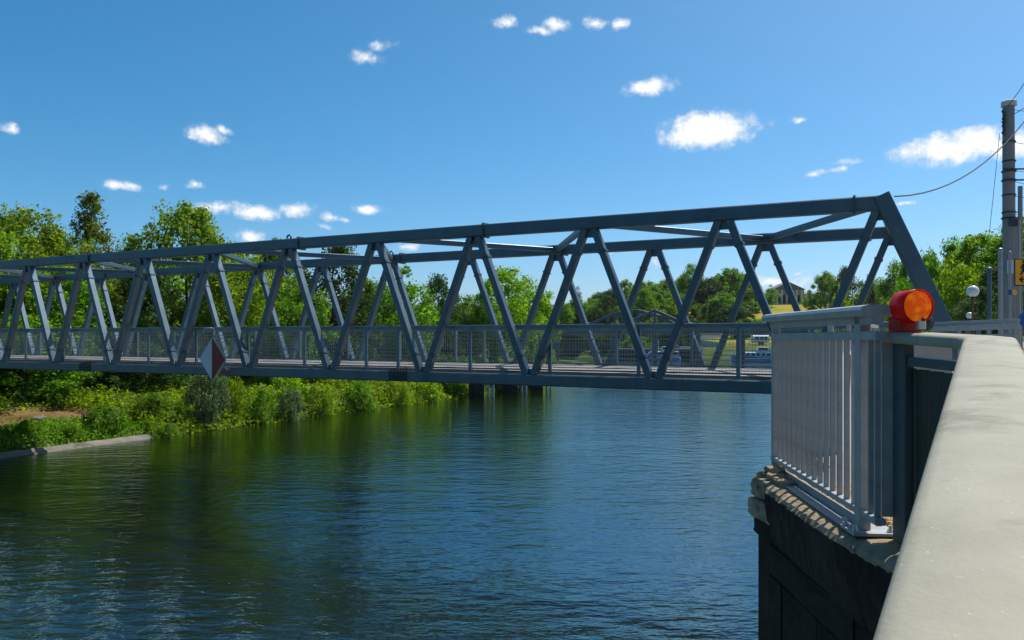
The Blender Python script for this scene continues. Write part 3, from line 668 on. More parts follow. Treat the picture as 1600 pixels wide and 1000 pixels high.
for w, sg in ((WN+.21, 1), (WF-.21, -1)):
    b = MB(); b.bar(B(-1.2, w, EYE+.255), B(nodes[-1]+1.8, w, EYE+.255), .08, .11, Z, .012); ra = b.build('railing', M['post'], fb)
    b = MB(); b.bar(B(-1.2, w, DZ+.06), B(nodes[-1]+1.8, w, DZ+.06), .03, .04, Z, .004); b.build('kick_rail', M['bridge'], ra)
    for s0 in ps:
        c = B(s0, w-sg*.055, EYE-.505+.02)
        o = link('post', pme, ra, c-fb.location); o.rotation_euler = (0, 0, rz_u)
    for s0, s1 in zip(ps[:-1], ps[1:]):
        b = MB(); g0, g1 = s0+.06, s1-.06
        for zz in np.linspace(DZ+.12, EYE+.17, 9): b.box(B((g0+g1)/2, w, zz), (g1-g0, .009, .012), (U, V, Z))
        m_ = max(2, int((g1-g0)/.075))
        for k in range(m_+1): b.box(B(g0+(g1-g0)*k/m_, w+sg*.008, (DZ+.1+EYE+.19)/2), (.0045, .0045, 1.09), (U, V, Z))
        b.build('mesh_panel', M['wire'], ra)

# waterway sign on the near chord
sg_c = B(19.75, WN-.42, EYE-.70)
ds = empty('diamond_sign', sg_c, 'red and white diamond shaped waterway sign fixed to the near bridge chord', 'sign')
def halfd(sign):
    h, hw, th = .66, .56, .05
    b = MB(); vs = []
    for q in (-th/2, th/2): vs += [sg_c+Z*h+V*q, sg_c+Z*-h+V*q, sg_c+U*(sign*hw)+V*q]
    b.add(vs, [(0, 1, 2), (3, 4, 5), (0, 1, 4, 3), (1, 2, 5, 4), (2, 0, 3, 5)]); return b
halfd(1).build('white_half', M['white_paint'], ds); halfd(-1).build('red_half', M['red_paint'], ds)
b = MB()
for s0, z0, s1, z1 in ((0, .66, -.56, 0), (-.56, 0, 0, -.66)):
    d0 = sg_c+U*s0+Z*z0; d1 = sg_c+U*s1+Z*z1; b.bar(d0, d1, .10, .03, V, .004)
b.build('edge_trim', M['galv'], ds)
b = MB(); b.bar(sg_c+V*.05-Z*.40, sg_c+V*.28-Z*.40, .08, .08); b.bar(sg_c+V*.06+Z*.62, sg_c+V*.06-Z*.5, .05, .05, V); b.build('bracket', M['galv'], ds)
b = MB(); b.torus(sg_c-U*.56-Z*.22+V*.1, V, .11, .02, 16, 6); b.build('ring', M['galv'], ds)
b = MB(); b.path([sg_c+Z*.62+V*.06, sg_c+Z*.93+V*.06, sg_c+Z*.96+U*.1+V*.06, sg_c+Z*.96+U*.42+V*.06, sg_c+Z*.86+U*.47+V*.06], .025, 8); b.build('hook_bar', M['galv'], ds, True)

# abutment beams under both ends of the footbridge
for s_, wh_ in ((-1.1, 'street side'), (nodes[-1]+1.6, 'far bank')):
    a_ = empty('bridge_seat', B(s_, 20.5, 0), 'concrete seat carrying the footbridge on the '+wh_, 'bridge support')
    b = MB(); b.box(B(s_, 20.56, 1.85), (1.6, 6.4, 3.7), (U, V, Z)); b.build('block', M['concrete'], a_)

# ------------------------------------------------------------------ vegetation
def leaf_quads(rng, cen, rad, npc, size, flat=.35, spread=.55):
    """leaf sized quads through blobs: cen (n,3), rad (n,3), npc leaves per blob"""
    n = len(cen); k = n*npc
    dirs = rng.normal(size=(k, 3)); dirs /= np.linalg.norm(dirs, axis=1, keepdims=True)
    r = rng.uniform(0, 1, (k, 1))**spread
    c = np.repeat(cen, npc, 0); R_ = np.repeat(rad, npc, 0)
    p = c+dirs*r*R_
    nrm = dirs*.55+rng.normal(size=(k, 3))*.55+np.array([0, 0, flat]); nrm /= np.linalg.norm(nrm, axis=1, keepdims=True)
    t1 = np.cross(nrm, rng.normal(size=(k, 3))); t1 /= np.linalg.norm(t1, axis=1, keepdims=True); t2 = np.cross(nrm, t1)
    s_ = size*rng.lognormal(0, .32, (k, 1))
    a_ = p-t1*s_; b_ = p+t2*s_*.62+nrm*s_*.15; c_ = p+t1*s_; d_ = p-t2*s_*.62+nrm*s_*.15
    v = np.stack([a_, b_, c_, d_], 1).reshape(-1, 3)
    f = np.arange(k*4).reshape(k, 4); return v, f
def crown_blobs(rng, n, shape, z0, z1, R_, br, hollow=.55):
    """blob centres spread through a crown; shape(t) gives the relative radius at relative height t"""
    out = []; rad = []
    while len(out) < n:
        t = rng.uniform(0, 1); rr = shape(t)
        if rng.uniform() > rr+.15: continue
        q = rng.uniform(hollow, 1)**.7 if rng.uniform() < .8 else rng.uniform(0, hollow)
        a_ = rng.uniform(0, 6.283); lump = 1+.22*math.sin(a_*3+t*5)+.12*math.sin(a_*5-t*9)
        out.append((math.cos(a_)*R_*rr*q*lump, math.sin(a_)*R_*rr*q*lump, z0+(z1-z0)*t))
        b_ = br*rng.uniform(.6, 1.35); rad.append((b_, b_, b_*.95))
    return np.array(out), np.array(rad)
def trunk_mesh(rng, name, H, cen, r0, nl=9):
    b = MB(); top = H*.82; pts = [Vector((0, 0, -.6))]; x = y = 0
    for k in range(1, 7): x += rng.normal()*.10; y += rng.normal()*.10; pts.append(Vector((x, y, top*k/6)))
    for k in range(6): b.tube(pts[k], pts[k+1], r0*(1-.15*k), r0*(1-.15*(k+1)), 8, False)
    for i in rng.choice(len(cen), min(nl, len(cen)), replace=False):
        c = Vector(cen[i]); k = min(5, max(1, int(c.z/top*6)-1)); p0 = pts[k]; mid = p0.lerp(c, .5)+Vector((0, 0, .25))
        b.tube(p0, mid, r0*.42, r0*.25, 6, False); b.tube(mid, c, r0*.25, r0*.06, 5, False)
    return b.mesh(name, M['bark'], True)
def make_tree(seed, H, R_, base, nb_, br, npc, lsz, shape, m, r0=.25, hollow=.55):
    rng = np.random.default_rng(seed)
    cen, rad = crown_blobs(rng, nb_, shape, base, H-br*.5, R_, br, hollow)
    v, f = leaf_quads(rng, cen, rad, npc, lsz)
    return dict(crown=np_mesh('crown', v, f, M[m]), trunk=trunk_mesh(rng, 'trunk', H, cen, r0), H=H, R=R_)
dome = lambda t: max(.12, math.sin(math.pi*min(1, .12+t*.86))**.6)
cone = lambda t: max(.06, (1-t)**.8*min(1, .35+t*5))
egg = lambda t: max(.1, math.sin(math.pi*min(1, .2+t*.78))**.75)
spin = lambda t: max(.08, math.sin(math.pi*(.08+t*.86))**.6)
TV = {
 'plane0': make_tree(1, 12, 4.6, 2.2, 150, .95, 140, .118, dome, 'leaf_plane'),
 'plane1': make_tree(2, 12, 4.6, 1.8, 140, 1.0, 145, .118, dome, 'leaf_plane'),
 'mid0': make_tree(3, 11, 4.2, 1.5, 150, .9, 130, .115, egg, 'leaf_mid'),
 'mid1': make_tree(4, 11, 4.0, 1.2, 140, .9, 130, .115, dome, 'leaf_mid'),
 'mid2': make_tree(5, 11, 4.4, 1.6, 155, .85, 130, .115, egg, 'leaf_mid'),
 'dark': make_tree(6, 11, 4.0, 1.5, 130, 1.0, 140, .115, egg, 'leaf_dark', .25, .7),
 'open': make_tree(7, 14, 4.0, 2.5, 140, .72, 95, .09, cone, 'leaf_conifer', .24, .3),
 'young': make_tree(8, 10, 2.6, 1.0, 80, .75, 75, .12, egg, 'leaf_mid', .14),
 'bright': make_tree(9, 8, 2.8, .8, 85, .75, 80, .11, egg, 'leaf_bright', .12),
 'hill0': make_tree(12, 12, 6.0, .6, 210, 1.15, 100, .19, egg, 'leaf_mid'),
 'hill1': make_tree(13, 12, 5.8, .6, 200, 1.15, 100, .19, egg, 'leaf_dark', .25, .65),
 'hill2': make_tree(14, 12, 6.0, .6, 210, 1.2, 100, .19, egg, 'leaf_mid'),
 'spire': make_tree(10, 13, 1.6, .6, 70, .8, 70, .12, cone, 'leaf_dark', .2, .2),
 'purple': make_tree(11, 9, 3.4, 1.0, 80, .9, 70, .13, egg, 'leaf_purple'),
}
def bush_mesh(seed, nb_, br, npc, lsz, m):
    rng = np.random.default_rng(seed)
    a_ = rng.uniform(0, 6.28, nb_); q = rng.uniform(0, 1, nb_)**.6; t = rng.uniform(0, 1, nb_)
    rr = np.sqrt(np.clip(1-t**1.6*.85, 0, 1))
    cen = np.stack([np.cos(a_)*q*rr, np.sin(a_)*q*rr, .12+t*.85], -1)
    rad = np.repeat((br*rng.uniform(.6, 1.3, (nb_, 1))), 3, 1)
    v, f = leaf_quads(rng, cen, rad, npc, lsz, .45); return np_mesh('foliage', v, f, M[m])
BV = {'green': bush_mesh(21, 45, .26, 60, .042, 'leaf_mid'), 'light': bush_mesh(22, 42, .26, 60, .042, 'leaf_bright'), 'dark': bush_mesh(23, 45, .28, 60, .042, 'leaf_dark'),
      'silver': bush_mesh(24, 60, .22, 85, .032, 'leaf_silver'), 'plane': bush_mesh(25, 42, .26, 60, .045, 'leaf_plane')}
stem_b = MB()
for k in range(5):
    a_ = k*1.26; stem_b.tube((0, 0, -.15), (math.cos(a_)*.35, math.sin(a_)*.35, .62), .03, .012, 5)
stem_me = stem_b.mesh('stems', M['bark'])
rt = random.Random(3)
def tree(kind, loc, H, R_, label, group=None, name='tree', cat='tree'):
    if R_/H > .40 and loc[1] > 100: kind = {'mid0': 'hill0', 'mid1': 'hill2', 'mid2': 'hill0', 'dark': 'hill1', 'plane0': 'hill2'}.get(kind, kind)
    t = TV[kind]; o = empty(name, loc, label, cat, group, rt.uniform(0, 6.28))
    sz = H/t['H']; sr = R_/t['R']
    for nm in ('trunk', 'crown'):
        c = link(nm, t[nm], o); c.scale = (sr, sr, sz)
    return o
def bush(kind, loc, R_, H, label, group=None):
    o = empty('bush', loc, label, 'bush', group, rt.uniform(0, 6.28))
    for nm, me_ in (('stems', stem_me), ('foliage', BV[kind])):
        c = link(nm, me_, o); c.scale = (R_, R_, H)
    return o
def tree_px(kind, px, top, hw, D, label, group=None, **k):
    x = (px-800)/F*D; z = hz(x, D); zt = EYE+(526-top)/F*D
    return tree(kind, (x, D, z), (zt-z)*(1.05 if D < 100 else 1.1), hw/F*D*(1.25 if D < 100 else .9), label, group, **k)
GL = 'trees on the far bank behind the footbridge'
for kind, px, top, hw, D, lab in [
    ('plane1', -60, 345, 90, 47, 'spreading yellow green tree at the very left edge behind the footbridge'),
    ('plane0', 40, 338, 78, 52, 'broad lobed yellow green tree left of the tall pointed tree'),
    ('open', 142, 306, 62, 60, 'tall pointed olive tree rising highest over the left bank'),
    ('plane1', 92, 368, 42, 62, 'yellow green tree between the broad lobed tree and the tall pointed tree'),
    ('mid0', 205, 378, 45, 64, 'low green tree in the gap right of the tall pointed tree'),
    ('plane1', 292, 332, 66, 56, 'bright lobed tree rising over the top chord right of the tall pointed tree'),
    ('mid1', 95, 420, 60, 48, 'rounded green tree low behind the left end of the mesh railing'),
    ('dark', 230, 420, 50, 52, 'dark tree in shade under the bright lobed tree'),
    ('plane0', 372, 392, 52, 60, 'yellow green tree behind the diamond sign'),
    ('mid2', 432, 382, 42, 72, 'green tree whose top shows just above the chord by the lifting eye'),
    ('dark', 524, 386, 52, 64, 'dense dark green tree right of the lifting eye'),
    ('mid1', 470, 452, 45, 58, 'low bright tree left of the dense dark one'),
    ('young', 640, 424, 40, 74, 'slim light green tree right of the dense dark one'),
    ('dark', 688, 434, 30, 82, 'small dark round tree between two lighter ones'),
    ('mid0', 728, 468, 34, 88, 'low green tree left of the tall midstream tree'),
    ('plane0', 792, 426, 50, 86, 'tall leafy tree on the point of the left bank below the far tower'),
    ('mid2', 842, 462, 26, 92, 'small green tree on the tip of the left bank'),
    ('mid1', 575, 440, 42, 80, 'green tree filling the gap behind the bicycle'),
    ('spire', 903, 452, 11, 200, 'dark pointed cypress beyond the river bend')]:
    tree_px(kind, px, top, hw, D, lab, GL)
# low growth under them, closing the view below the crowns
k = 0
low = []
UL = ['low dark shrub tree in the shade behind the mesh railing', 'low bright shrub tree catching sun behind the mesh railing', 'low green shrub tree behind the mesh railing']
for i in range(34):
    w = 14+i*1.75+rt.uniform(-.8, .8); dd_ = rt.uniform(9.5, 17); q = B(SB+dd_, w, 0); kd = rt.choice(['dark', 'mid1', 'plane1', 'mid0', 'mid2'])
    H_ = rt.uniform(3.6, 6.0); low.append((800+F*q.x/q.y, tree(kd, (q.x, q.y, hz(q.x, q.y)-.5), H_, rt.uniform(2.2, 3.2), 'low tree', 'low trees along the far bank path', name='shrub_tree'), {'dark': 'dark low tree', 'plane1': 'bright yellowish low tree'}.get(kd, 'green low tree')))
ORD = ['first', 'second', 'third', 'fourth', 'fifth', 'sixth', 'seventh', 'eighth', 'ninth', 'tenth', 'eleventh', 'twelfth', 'thirteenth', 'fourteenth', 'fifteenth', 'sixteenth', 'seventeenth', 'eighteenth', 'nineteenth', 'twentieth']
def by_place(items, x0, where, mark):
    for look in sorted({i[2] for i in items}):
        for side in (-1, 1):
            row = sorted([i for i in items if i[2] == look and (i[0] > x0) == (side > 0)], key=lambda i: side*i[0])
            for k_, i in enumerate(row): i[1]['label'] = look+' '+where+', '+ORD[min(k_, 19)]+(' right of ' if side > 0 else ' left of ')+mark
by_place(low, 364, 'behind the mesh railing', 'the diamond sign')
for i in range(22):
    w = 16+i*3.4+rt.uniform(-1, 1); dd_ = rt.uniform(20, 34); q = B(SB+dd_, w, 0); kd = rt.choice(['mid1', 'dark', 'mid0', 'plane0'])
    tree(kd, (q.x, q.y, hz(q.x, q.y)), rt.uniform(6.5, 9), rt.uniform(3, 4.2), 'background tree closing the gaps behind the left bank trees', 'background trees behind the left bank', name='tree')
# bushes by the water
BL = [('silver', 325, 672, 38, 84, 'large silvery round bush overhanging the water right of the stone edge'),
      ('light', 366, 664, 18, 62, 'bright green bush on the right side of the silvery bush'),
      ('green', 165, 690, 36, 40, 'dark green bush on the bank above the pale stone edge'),
      ('green', 238, 678, 34, 44, 'green bush between the stone edge and the silvery bush'),
      ('green', 262, 685, 20, 22, 'low green bush covering the end of the pale stone edge'),
      ('light', 270, 675, 26, 36, 'small bright bush left of the silvery bush'),
      ('plane', 110, 697, 22, 24, 'small yellowish bush at the left of the stone edge'),
      ('green', 40, 700, 30, 22, 'low weedy bush at the left picture edge'),
      ('silver', 455, 657, 24, 46, 'small silvery bush by the water in the middle of the green bank'),
      ('green', 410, 662, 26, 48, 'green bush right of the big silvery one'),
      ('light', 500, 650, 30, 44, 'bright bush half way along the green bank'),
      ('green', 560, 643, 28, 42, 'green bush under the bolted splice of the bridge'),
      ('silver', 572, 640, 14, 26, 'tiny silvery bush by the water under the splice'),
      ('light', 620, 634, 26, 36, 'bright bush near the far end of the green bank'),
      ('light', 672, 628, 24, 32, 'bright bush at the end of the green bank by the dark pier'),
      ('green', 712, 622, 18, 24, 'green bush touching the dark pier'),
      ('light', 776, 613, 14, 18, 'small bush between the two dark piers')]
for kind, px, by_, hw, hgt, lab in BL:
    D = EYE*F/(by_-526)*.995; q = P(px, 0, D); q = Vector((q.x, q.y, 0)); q = q+Vector((q.x, q.y, 0)).normalized()*(hw/F*D*.75)
    bush(kind, (q.x, q.y, max(-.05, hz(q.x, q.y)-.15)), hw/F*q.y*1.05, hgt/F*q.y*1.02, lab, 'bushes along the far waterline')
hedge = []
for i in range(30):
    w = 17+i*1.95+rt.uniform(-.8, .8); dd_ = rt.uniform(10.2, 12.5) if w < 36 else rt.uniform(2.5, 9); q = B(SB+dd_, w, 0); kd = rt.choice(['green', 'light', 'plane', 'green', 'dark'])
    hedge.append((800+F*q.x/q.y, bush(kd, (q.x, q.y, hz(q.x, q.y)-.2), rt.uniform(1.0, 1.7), rt.uniform(1.3, 2.4), 'bush', 'bushes above the far bank path'), {'dark': 'dark bush', 'light': 'bright green bush', 'plane': 'yellowish green bush', 'green': 'green bush'}[kd]))
by_place(hedge, 325, 'above the far bank path', 'the big silvery bush')
# weeds and grass on the bank: nobody could count them
def scatter(n, w0, w1, d0, d1, hmin, hmax, size, seed, name, m, label, cat, dens=None):
    rng = np.random.default_rng(seed); w = rng.uniform(w0, w1, n); d = rng.uniform(d0, d1, n)
    x = U.x*(SB+d)+V.x*w; y = U.y*(SB+d)+V.y*w
    keep = vnoise(x, y, 1.4)+rng.uniform(-.6, .6, n) > (dens if dens is not None else -9); x, y = x[keep], y[keep]; n = len(x)
    z = height(x, y); hh = (hmin+(hmax-hmin)*np.clip(.5+.5*vnoise(x+9, y, 1.1), 0, 1))*rng.uniform(.1, 1, n)
    c = np.stack([x, y, z+hh], -1); v, f = leaf_quads(rng, c, np.full((n, 3), .06), 1, size, .3)
    tag(link(name, np_mesh(name, v, f, M[m])), label, cat, kind='stuff')
scatter(64000, 26.5, 78, -.15, 9.5, .1, 1.5, .09, 31, 'bank_weeds', 'weeds', 'tall bright green weeds covering the far bank down to the water', 'weeds')
scatter(19000, 10, 28, .42, 3.6, .05, .5, .06, 32, 'bank_herbs', 'leaf_mid', 'low herbs on the slope above the pale stone edge', 'herbs', -.25)
scatter(9000, 10, 36, 7.4, 12, .1, .9, .07, 33, 'path_edge_weeds', 'leaf_plane', 'weeds along the back of the brown path', 'weeds', -.2)
scatter(4000, 10, 30, 3.4, 8, .02, .2, .04, 34, 'path_grass', 'litter', 'dry tufts on the brown bank path', 'grass', .1)

# pale stone edge at the waterline
pts = []
mb = MB(); prof_ = [(-.5, -.3), (-.06, .02), (.0, .06), (.12, .08), (.17, .10), (.36, .19), (.6, .10)]
rr_ = random.Random(2); rows = [w*.4 for w in range(0, 67)]
vs = []
for w in rows:
    for d_, z_ in prof_:
        q = B(SB+d_+rr_.uniform(-.02, .02), w, z_+rr_.uniform(-.02, .02)); vs.append(q)
n = len(prof_)
mb.add(vs, [(i*n+k, i*n+k+1, (i+1)*n+k+1, (i+1)*n+k) for i in range(len(rows)-1) for k in range(n-1)])
tag(mb.build('stone_edge', M['edge']), kind='structure')
# stones and a small table on the path
for i, (px, py, r_, lab) in enumerate([(62, 656, .36, 'pale boulder at the left end of the brown path'), (46, 660, .2, 'small pale stone left of the boulder'), (106, 654, .18, 'small pale stone in the middle of the path'), (10, 668, .12, 'light pebble at the left picture edge on the path'), (128, 652, .14, 'small stone just left of the little table')]):
    D = 4.0*F/(py-526); q = P(px, py, D); b = MB(); b.ico(Vector((q.x, q.y, hz(q.x, q.y)+r_*.3)), (r_*1.3, r_, r_*.6), 2, .12, random.Random(i))
    tag(b.build('stone', M['edge']), lab, 'stone', 'stones on the bank path')
D = 4.0*F/(653-526); q = P(141, 653, D); q.z = hz(q.x, q.y)
pt = empty('table', q, 'small reddish wooden table with a dark pot on the brown bank path', 'table')
b = MB(); b.box(q+Z*.42, (.66, .5, .05)); b.build('table_top', M['wood'], pt)
for dx in (-.22, .22): 
    b = MB(); b.box(q+Vector((dx, 0, .2)), (.08, .4, .4)); b.build('leg', M['wood'], pt)
pk = empty('pot', q+Z*.445, 'dark round pot standing on the small table', 'pot')
b = MB(); b.lathe(q+Z*.446, [(.09, 0), (.15, .06), (.14, .16), (.10, .2)], Z, 14); b.build('body', M['black'], pk, True)

# ------------------------------------------------------------------ dark piers by the left bank and the railway bridge behind
for px, wl, hw, lab in ((745, 621.5, 12, 'nearest dark sheet pile pier standing at the left bank under the bridge'), (797, 614, 12, 'middle dark sheet pile pier half hidden by the chord'), (838, 609, 10, 'farthest dark sheet pile pier at the tip of the bank')):
    D = EYE*F/(wl-526); c = P(px, wl, D+1.0); c.z = 0; R_ = hw/F*D
    o = empty('mooring_pier', c, lab, 'pier', 'dark piers along the left bank')
    b = MB(); b.box(c+Z*.55, (2*R_, 1.8, 3.0)); b.build('body', M['rust'], o)
    b = MB()
    for i in range(5): b.box(c+Vector((-R_+R_*2*(i+.5)/5, -.93, .55)), (R_*.2, .12, 2.9))
    b.build('sheet_ribs', M['rust'], o)
    b = MB(); b.box(c+Vector((-.6, 0, 2.12)), (2*R_+3.4, 2.1, .12)); b.build('platform', M['concrete'], o)
    for dx in (.35, .75):
        b = MB(); b.tube(c+Vector((R_+dx, -.6, -1)), c+Vector((R_+dx, -.6, 2.0)), .09, n=8); b.build('pile', M['wire'], o)
    b = MB()
    for i in range(8): b.tube(c+Vector((R_+.35, -.6, .1+i*.25)), c+Vector((R_+.75, -.6, .1+i*.25)), .025, n=5)
    b.build('ladder', M['wire'], o)
rbD = 128.0
rb = empty('railway_bridge', P(1023, 520, rbD), 'distant light blue grey railway bridge with peaked trusses behind the footbridge', 'railway bridge')
b = MB(); b.box(P(1000, 516.5, rbD), (66, 2.4, .95)); b.build('girder', M['rail_bridge'], rb)
b = MB(); b.box(P(1000, 511.6, rbD-1.3), (66, .12, .22)); b.build('edge_beam', M['rail_bridge'], rb)
for dd_, peaks in ((-1.4, [(990, 500), (1023, 485), (1062, 502), (1100, 511)]), (1.4, [(930, 503), (960, 490), (997, 485), (1030, 494), (1062, 510)])):
    ps_ = [P(x, y, rbD+dd_) for x, y in peaks]
    base = [Vector((p.x, p.y, 6.4)) for p in ps_]
    st_ = [Vector((ps_[0].x-2.6, ps_[0].y, 6.4))]+ps_+[Vector((ps_[-1].x+2.0, ps_[-1].y, 6.4))]
    for p0, p1 in zip(st_[:-1], st_[1:]):
        b = MB(); b.bar(p0, p1, .42, .42, Vector((0, 1, 0))); b.build('truss_chord', M['rail_bridge'], rb)
    for p0, p1 in zip(ps_, base):
        b = MB(); b.bar(p0, p1, .34, .34, Vector((0, 1, 0))); b.build('hanger', M['rail_bridge'], rb)
    for p0, p1 in zip(ps_[:-1], base[1:]):
        b = MB(); b.bar(p0, p1, .2, .2, Vector((0, 1, 0))); b.build('truss_brace', M['rail_bridge'], rb)
for px in (870, 958, 1023, 1090, 1160):
    c = P(px, 520, rbD); b = MB(); b.bar(Vector((c.x, c.y, -1)), Vector((c.x, c.y, 5.1)), .75, .8, Vector((0, 1, 0))); b.build('pier', M['rail_bridge'], rb)

# ------------------------------------------------------------------ far shore: quay, boats, hill, houses, trees
q0, q1 = P(958, 0, 176.5), P(1215, 0, 175.5)
fq = empty('far_quay', (q0.x+10, 176, 0), 'dark quay wall with pale coping along the far shore', 'quay')
b = MB(); b.box(((q0.x+q1.x)/2-9, 177.2, .9), (q1.x-q0.x-18, 1.2, 2.6)); b.build('wall', M['rust'], fq)
b = MB(); b.box(((q0.x+q1.x)/2-9, 177.2, 2.28), (q1.x-q0.x-18, 1.4, .16)); b.build('coping', M['concrete'], fq)
for i, (p0, p1, lab) in enumerate((((1078, 522, 205), (1126, 517, 212), 'upper pale sloping wall on the far grass bank'), ((1085, 529, 196), (1126, 534, 194), 'lower pale sloping wall on the far grass bank'), ((1062, 541, 186), (1098, 541, 186), 'short white wall near the far water'))):
    a_ = P(*p0); c_ = P(*p1); a_.z = max(hz(a_.x, a_.y)+.4, a_.z-.3); c_.z = max(hz(c_.x, c_.y)+.4, c_.z-.3)
    b = MB(); b.bar(a_-Z*.6, c_-Z*.6, .4, 1.6); tag(b.build('retaining_wall', M['trim']), lab, 'wall')
def boat(c, Lg, Bm, label, hullm, group='moored boats on the far shore'):
    o = empty('boat', c, label, 'boat', group); b = MB(); vs = []; n = 13
    for i in range(n):
        t_ = i/(n-1); x = -Lg/2+Lg*t_; w_ = Bm/2*min(1, (t_*6)**.5 if t_ < .17 else 1)*min(1, ((1-t_)*14)**.35); sh = .35*(1-t_)**2*1.6
        vs += [c+Vector((x+.25*Lg*.05, -w_*.7, -.35)), c+Vector((x, -w_, .62+sh)), c+Vector((x, w_, .62+sh)), c+Vector((x+.25*Lg*.05, w_*.7, -.35))]
    fs = [(i*4+k, (i+1)*4+k, (i+1)*4+(k+1) % 4, i*4+(k+1) % 4) for i in range(n-1) for k in range(4)]+[(0, 1, 2, 3), tuple((n-1)*4+k for k in range(4))]
    b.add(vs, fs); h = b.build('hull', M[hullm], o)
    b = MB(); b.box(c+Vector((.2, -Bm/2-.02, .52)), (Lg*.86, .06, .14)); b.build('rubbing_strake', M['boat_white'], h)
    b = MB(); b.bar(c+Vector((-Lg*.30, 0, 1.25)), c+Vector((Lg*.40, 0, 1.25)), Bm*.78, 1.2, Z, .12); cb_ = b.build('cabin', M['boat_grey'], o)
    for i in range(8):
        x = -Lg*.26+i*Lg*.085; b = MB(); b.box(c+Vector((x, -Bm*.39-.01, 1.38)), (.62, .05, .42)); b.build('window', M['glass'], cb_)
    b = MB(); b.bar(c+Vector((-Lg*.08, 0, 2.35)), c+Vector((Lg*.10, 0, 2.35)), Bm*.6, 1.0, Z, .1); wh_ = b.build('wheelhouse', M['boat_white'], o)
    for i in range(3): b = MB(); b.box(c+Vector((-Lg*.05+i*Lg*.05, -Bm*.30-.01, 2.5)), (.55, .05, .45)); b.build('window', M['glass'], wh_)
    b = MB(); b.box(c+Vector((Lg*.27, 0, 3.1)), (Lg*.27, Bm*.7, .08)); 
    for x in (.15, .27, .39): 
        for y_ in (-.32, .32): b.tube(c+Vector((Lg*x, Bm*y_, 1.8)), c+Vector((Lg*x, Bm*y_, 3.08)), .04, n=6)
    b.build('sun_roof', M['boat_white'], o)
    b = MB(); b.tube(c+Vector((-Lg*.2, 0, 1.8)), c+Vector((-Lg*.2, 0, 4.4)), .05, n=6); b.build('mast', M['boat_white'], o)
    b = MB(); b.bar(c+Vector((-Lg*.5-1.6, -.6, .2)), c+Vector((-Lg*.5+.6, -.6, 1.9)), .12, .35); b.build('gangway', M['boat_white'], o)
    return o
boat(Vector(((1190-800)/F*163, 163, 0)), 12.5, 3.6, 'white and grey cabin boat with blue hull moored beyond the railing', 'hull')
boat(Vector(((1040-800)/F*172, 173, 0)), 7.0, 2.6, 'smaller blue boat moored at the dark quay under the railway bridge', 'hull')
cv_ = P(1187, 526, 200); cv_.z = hz(cv_.x, cv_.y)
cr = empty('caravan', cv_, 'small white caravan on the grass above the moored boat', 'caravan')
b = MB(); b.bar(cv_+Vector((-2, 0, 1.5)), cv_+Vector((2, 0, 1.5)), 2.2, 1.9, Z, .3); b.build('body', M['boat_white'], cr)
for x in (-1, .2, 1.2): b = MB(); b.box(cv_+Vector((x, -1.11, 1.7)), (.7, .05, .6)); b.build('window', M['glass'], cr)
for x in (-.4, .4): b = MB(); b.lathe(cv_+Vector((x, -1.0, .38)), [(.36, -.1), (.36, .1)], Vector((0, 1, 0)), 14); b.build('wheel', M['black'], cr)
# the stately house on the hill
def pyr(b, c, sx_, sy_, h, ridge): 
    x, y = sx_/2, sy_/2
    b.add([c+Vector((-x, -y, 0)), c+Vector((x, -y, 0)), c+Vector((x, y, 0)), c+Vector((-x, y, 0)), c+Vector((-ridge/2, 0 if ridge else 0, h)), c+Vector((ridge/2, 0, h))], [(0, 1, 5, 4), (2, 3, 4, 5), (1, 2, 5), (3, 0, 4), (0, 1, 2, 3)])
hD = 330.0; hx = (1226-800)/F*hD; hzz = EYE+(526-474)/F*hD
hc = Vector((hx, hD, hzz))
ho = empty('stately_house', hc, 'stone house with pediment and long low wings on the hill top', 'house')
b = MB(); b.box(hc+Z*1.8, (12.5, 10, 7.2)); b.build('centre_block', M['facade'], ho)
b = MB(); b.add([hc+Vector((-6.9, -5.4, 5.4)), hc+Vector((6.9, -5.4, 5.4)), hc+Vector((0, -5.4, 8.6)), hc+Vector((-6.9, 5.4, 5.4)), hc+Vector((6.9, 5.4, 5.4)), hc+Vector((0, 5.4, 8.6))], [(0, 1, 2), (3, 4, 5), (0, 1, 4, 3), (1, 2, 5, 4), (2, 0, 3, 5)]); b.build('gable_roof', M['roof'], ho)
for i in range(6):
    b = MB(); b.tube(hc+Vector((-5+2*i, -5.5, -1.5)), hc+Vector((-5+2*i, -5.5, 5.3)), .32, n=10); b.build('column', M['trim'], ho)
    if i < 5:
        b = MB(); b.box(hc+Vector((-4+2*i, -5.02, 1.6)), (1.0, .1, 3.2)); b.build('window', M['glass'], ho)
for sg_, L_ in ((1, 15), (-1, 13)):
    cx_ = hc+Vector((sg_*(6.25+L_/2), 1, 0)); b = MB(); b.box(cx_+Z*.9, (L_, 7, 5.4)); wgo = b.build('wing', M['facade'], ho)
    b = MB(); b.box(cx_+Z*3.72+Vector((0, -.1, 0)), (L_+.3, 7.8, .3)); b.build('cornice', M['trim'], wgo)
    b = MB(); pyr(b, cx_+Z*3.88, L_+.2, 7.4, 1.0, L_-4); b.build('roof', M['roof'], wgo)
    for i in range(7):
        b = MB(); b.box(cx_+Vector((-L_/2+L_*(i+.5)/7, -3.52, .9)), (L_/14, .1, 2.8)); b.build('window', M['glass'], wgo)
        b = MB(); b.box(cx_+Vector((-L_/2+L_*(i+1)/7-.15, -3.55, .8)), (.35, .2, 4.6)); b.build('pilaster', M['trim'], wgo)
GH = 'trees on the hill beyond the river'
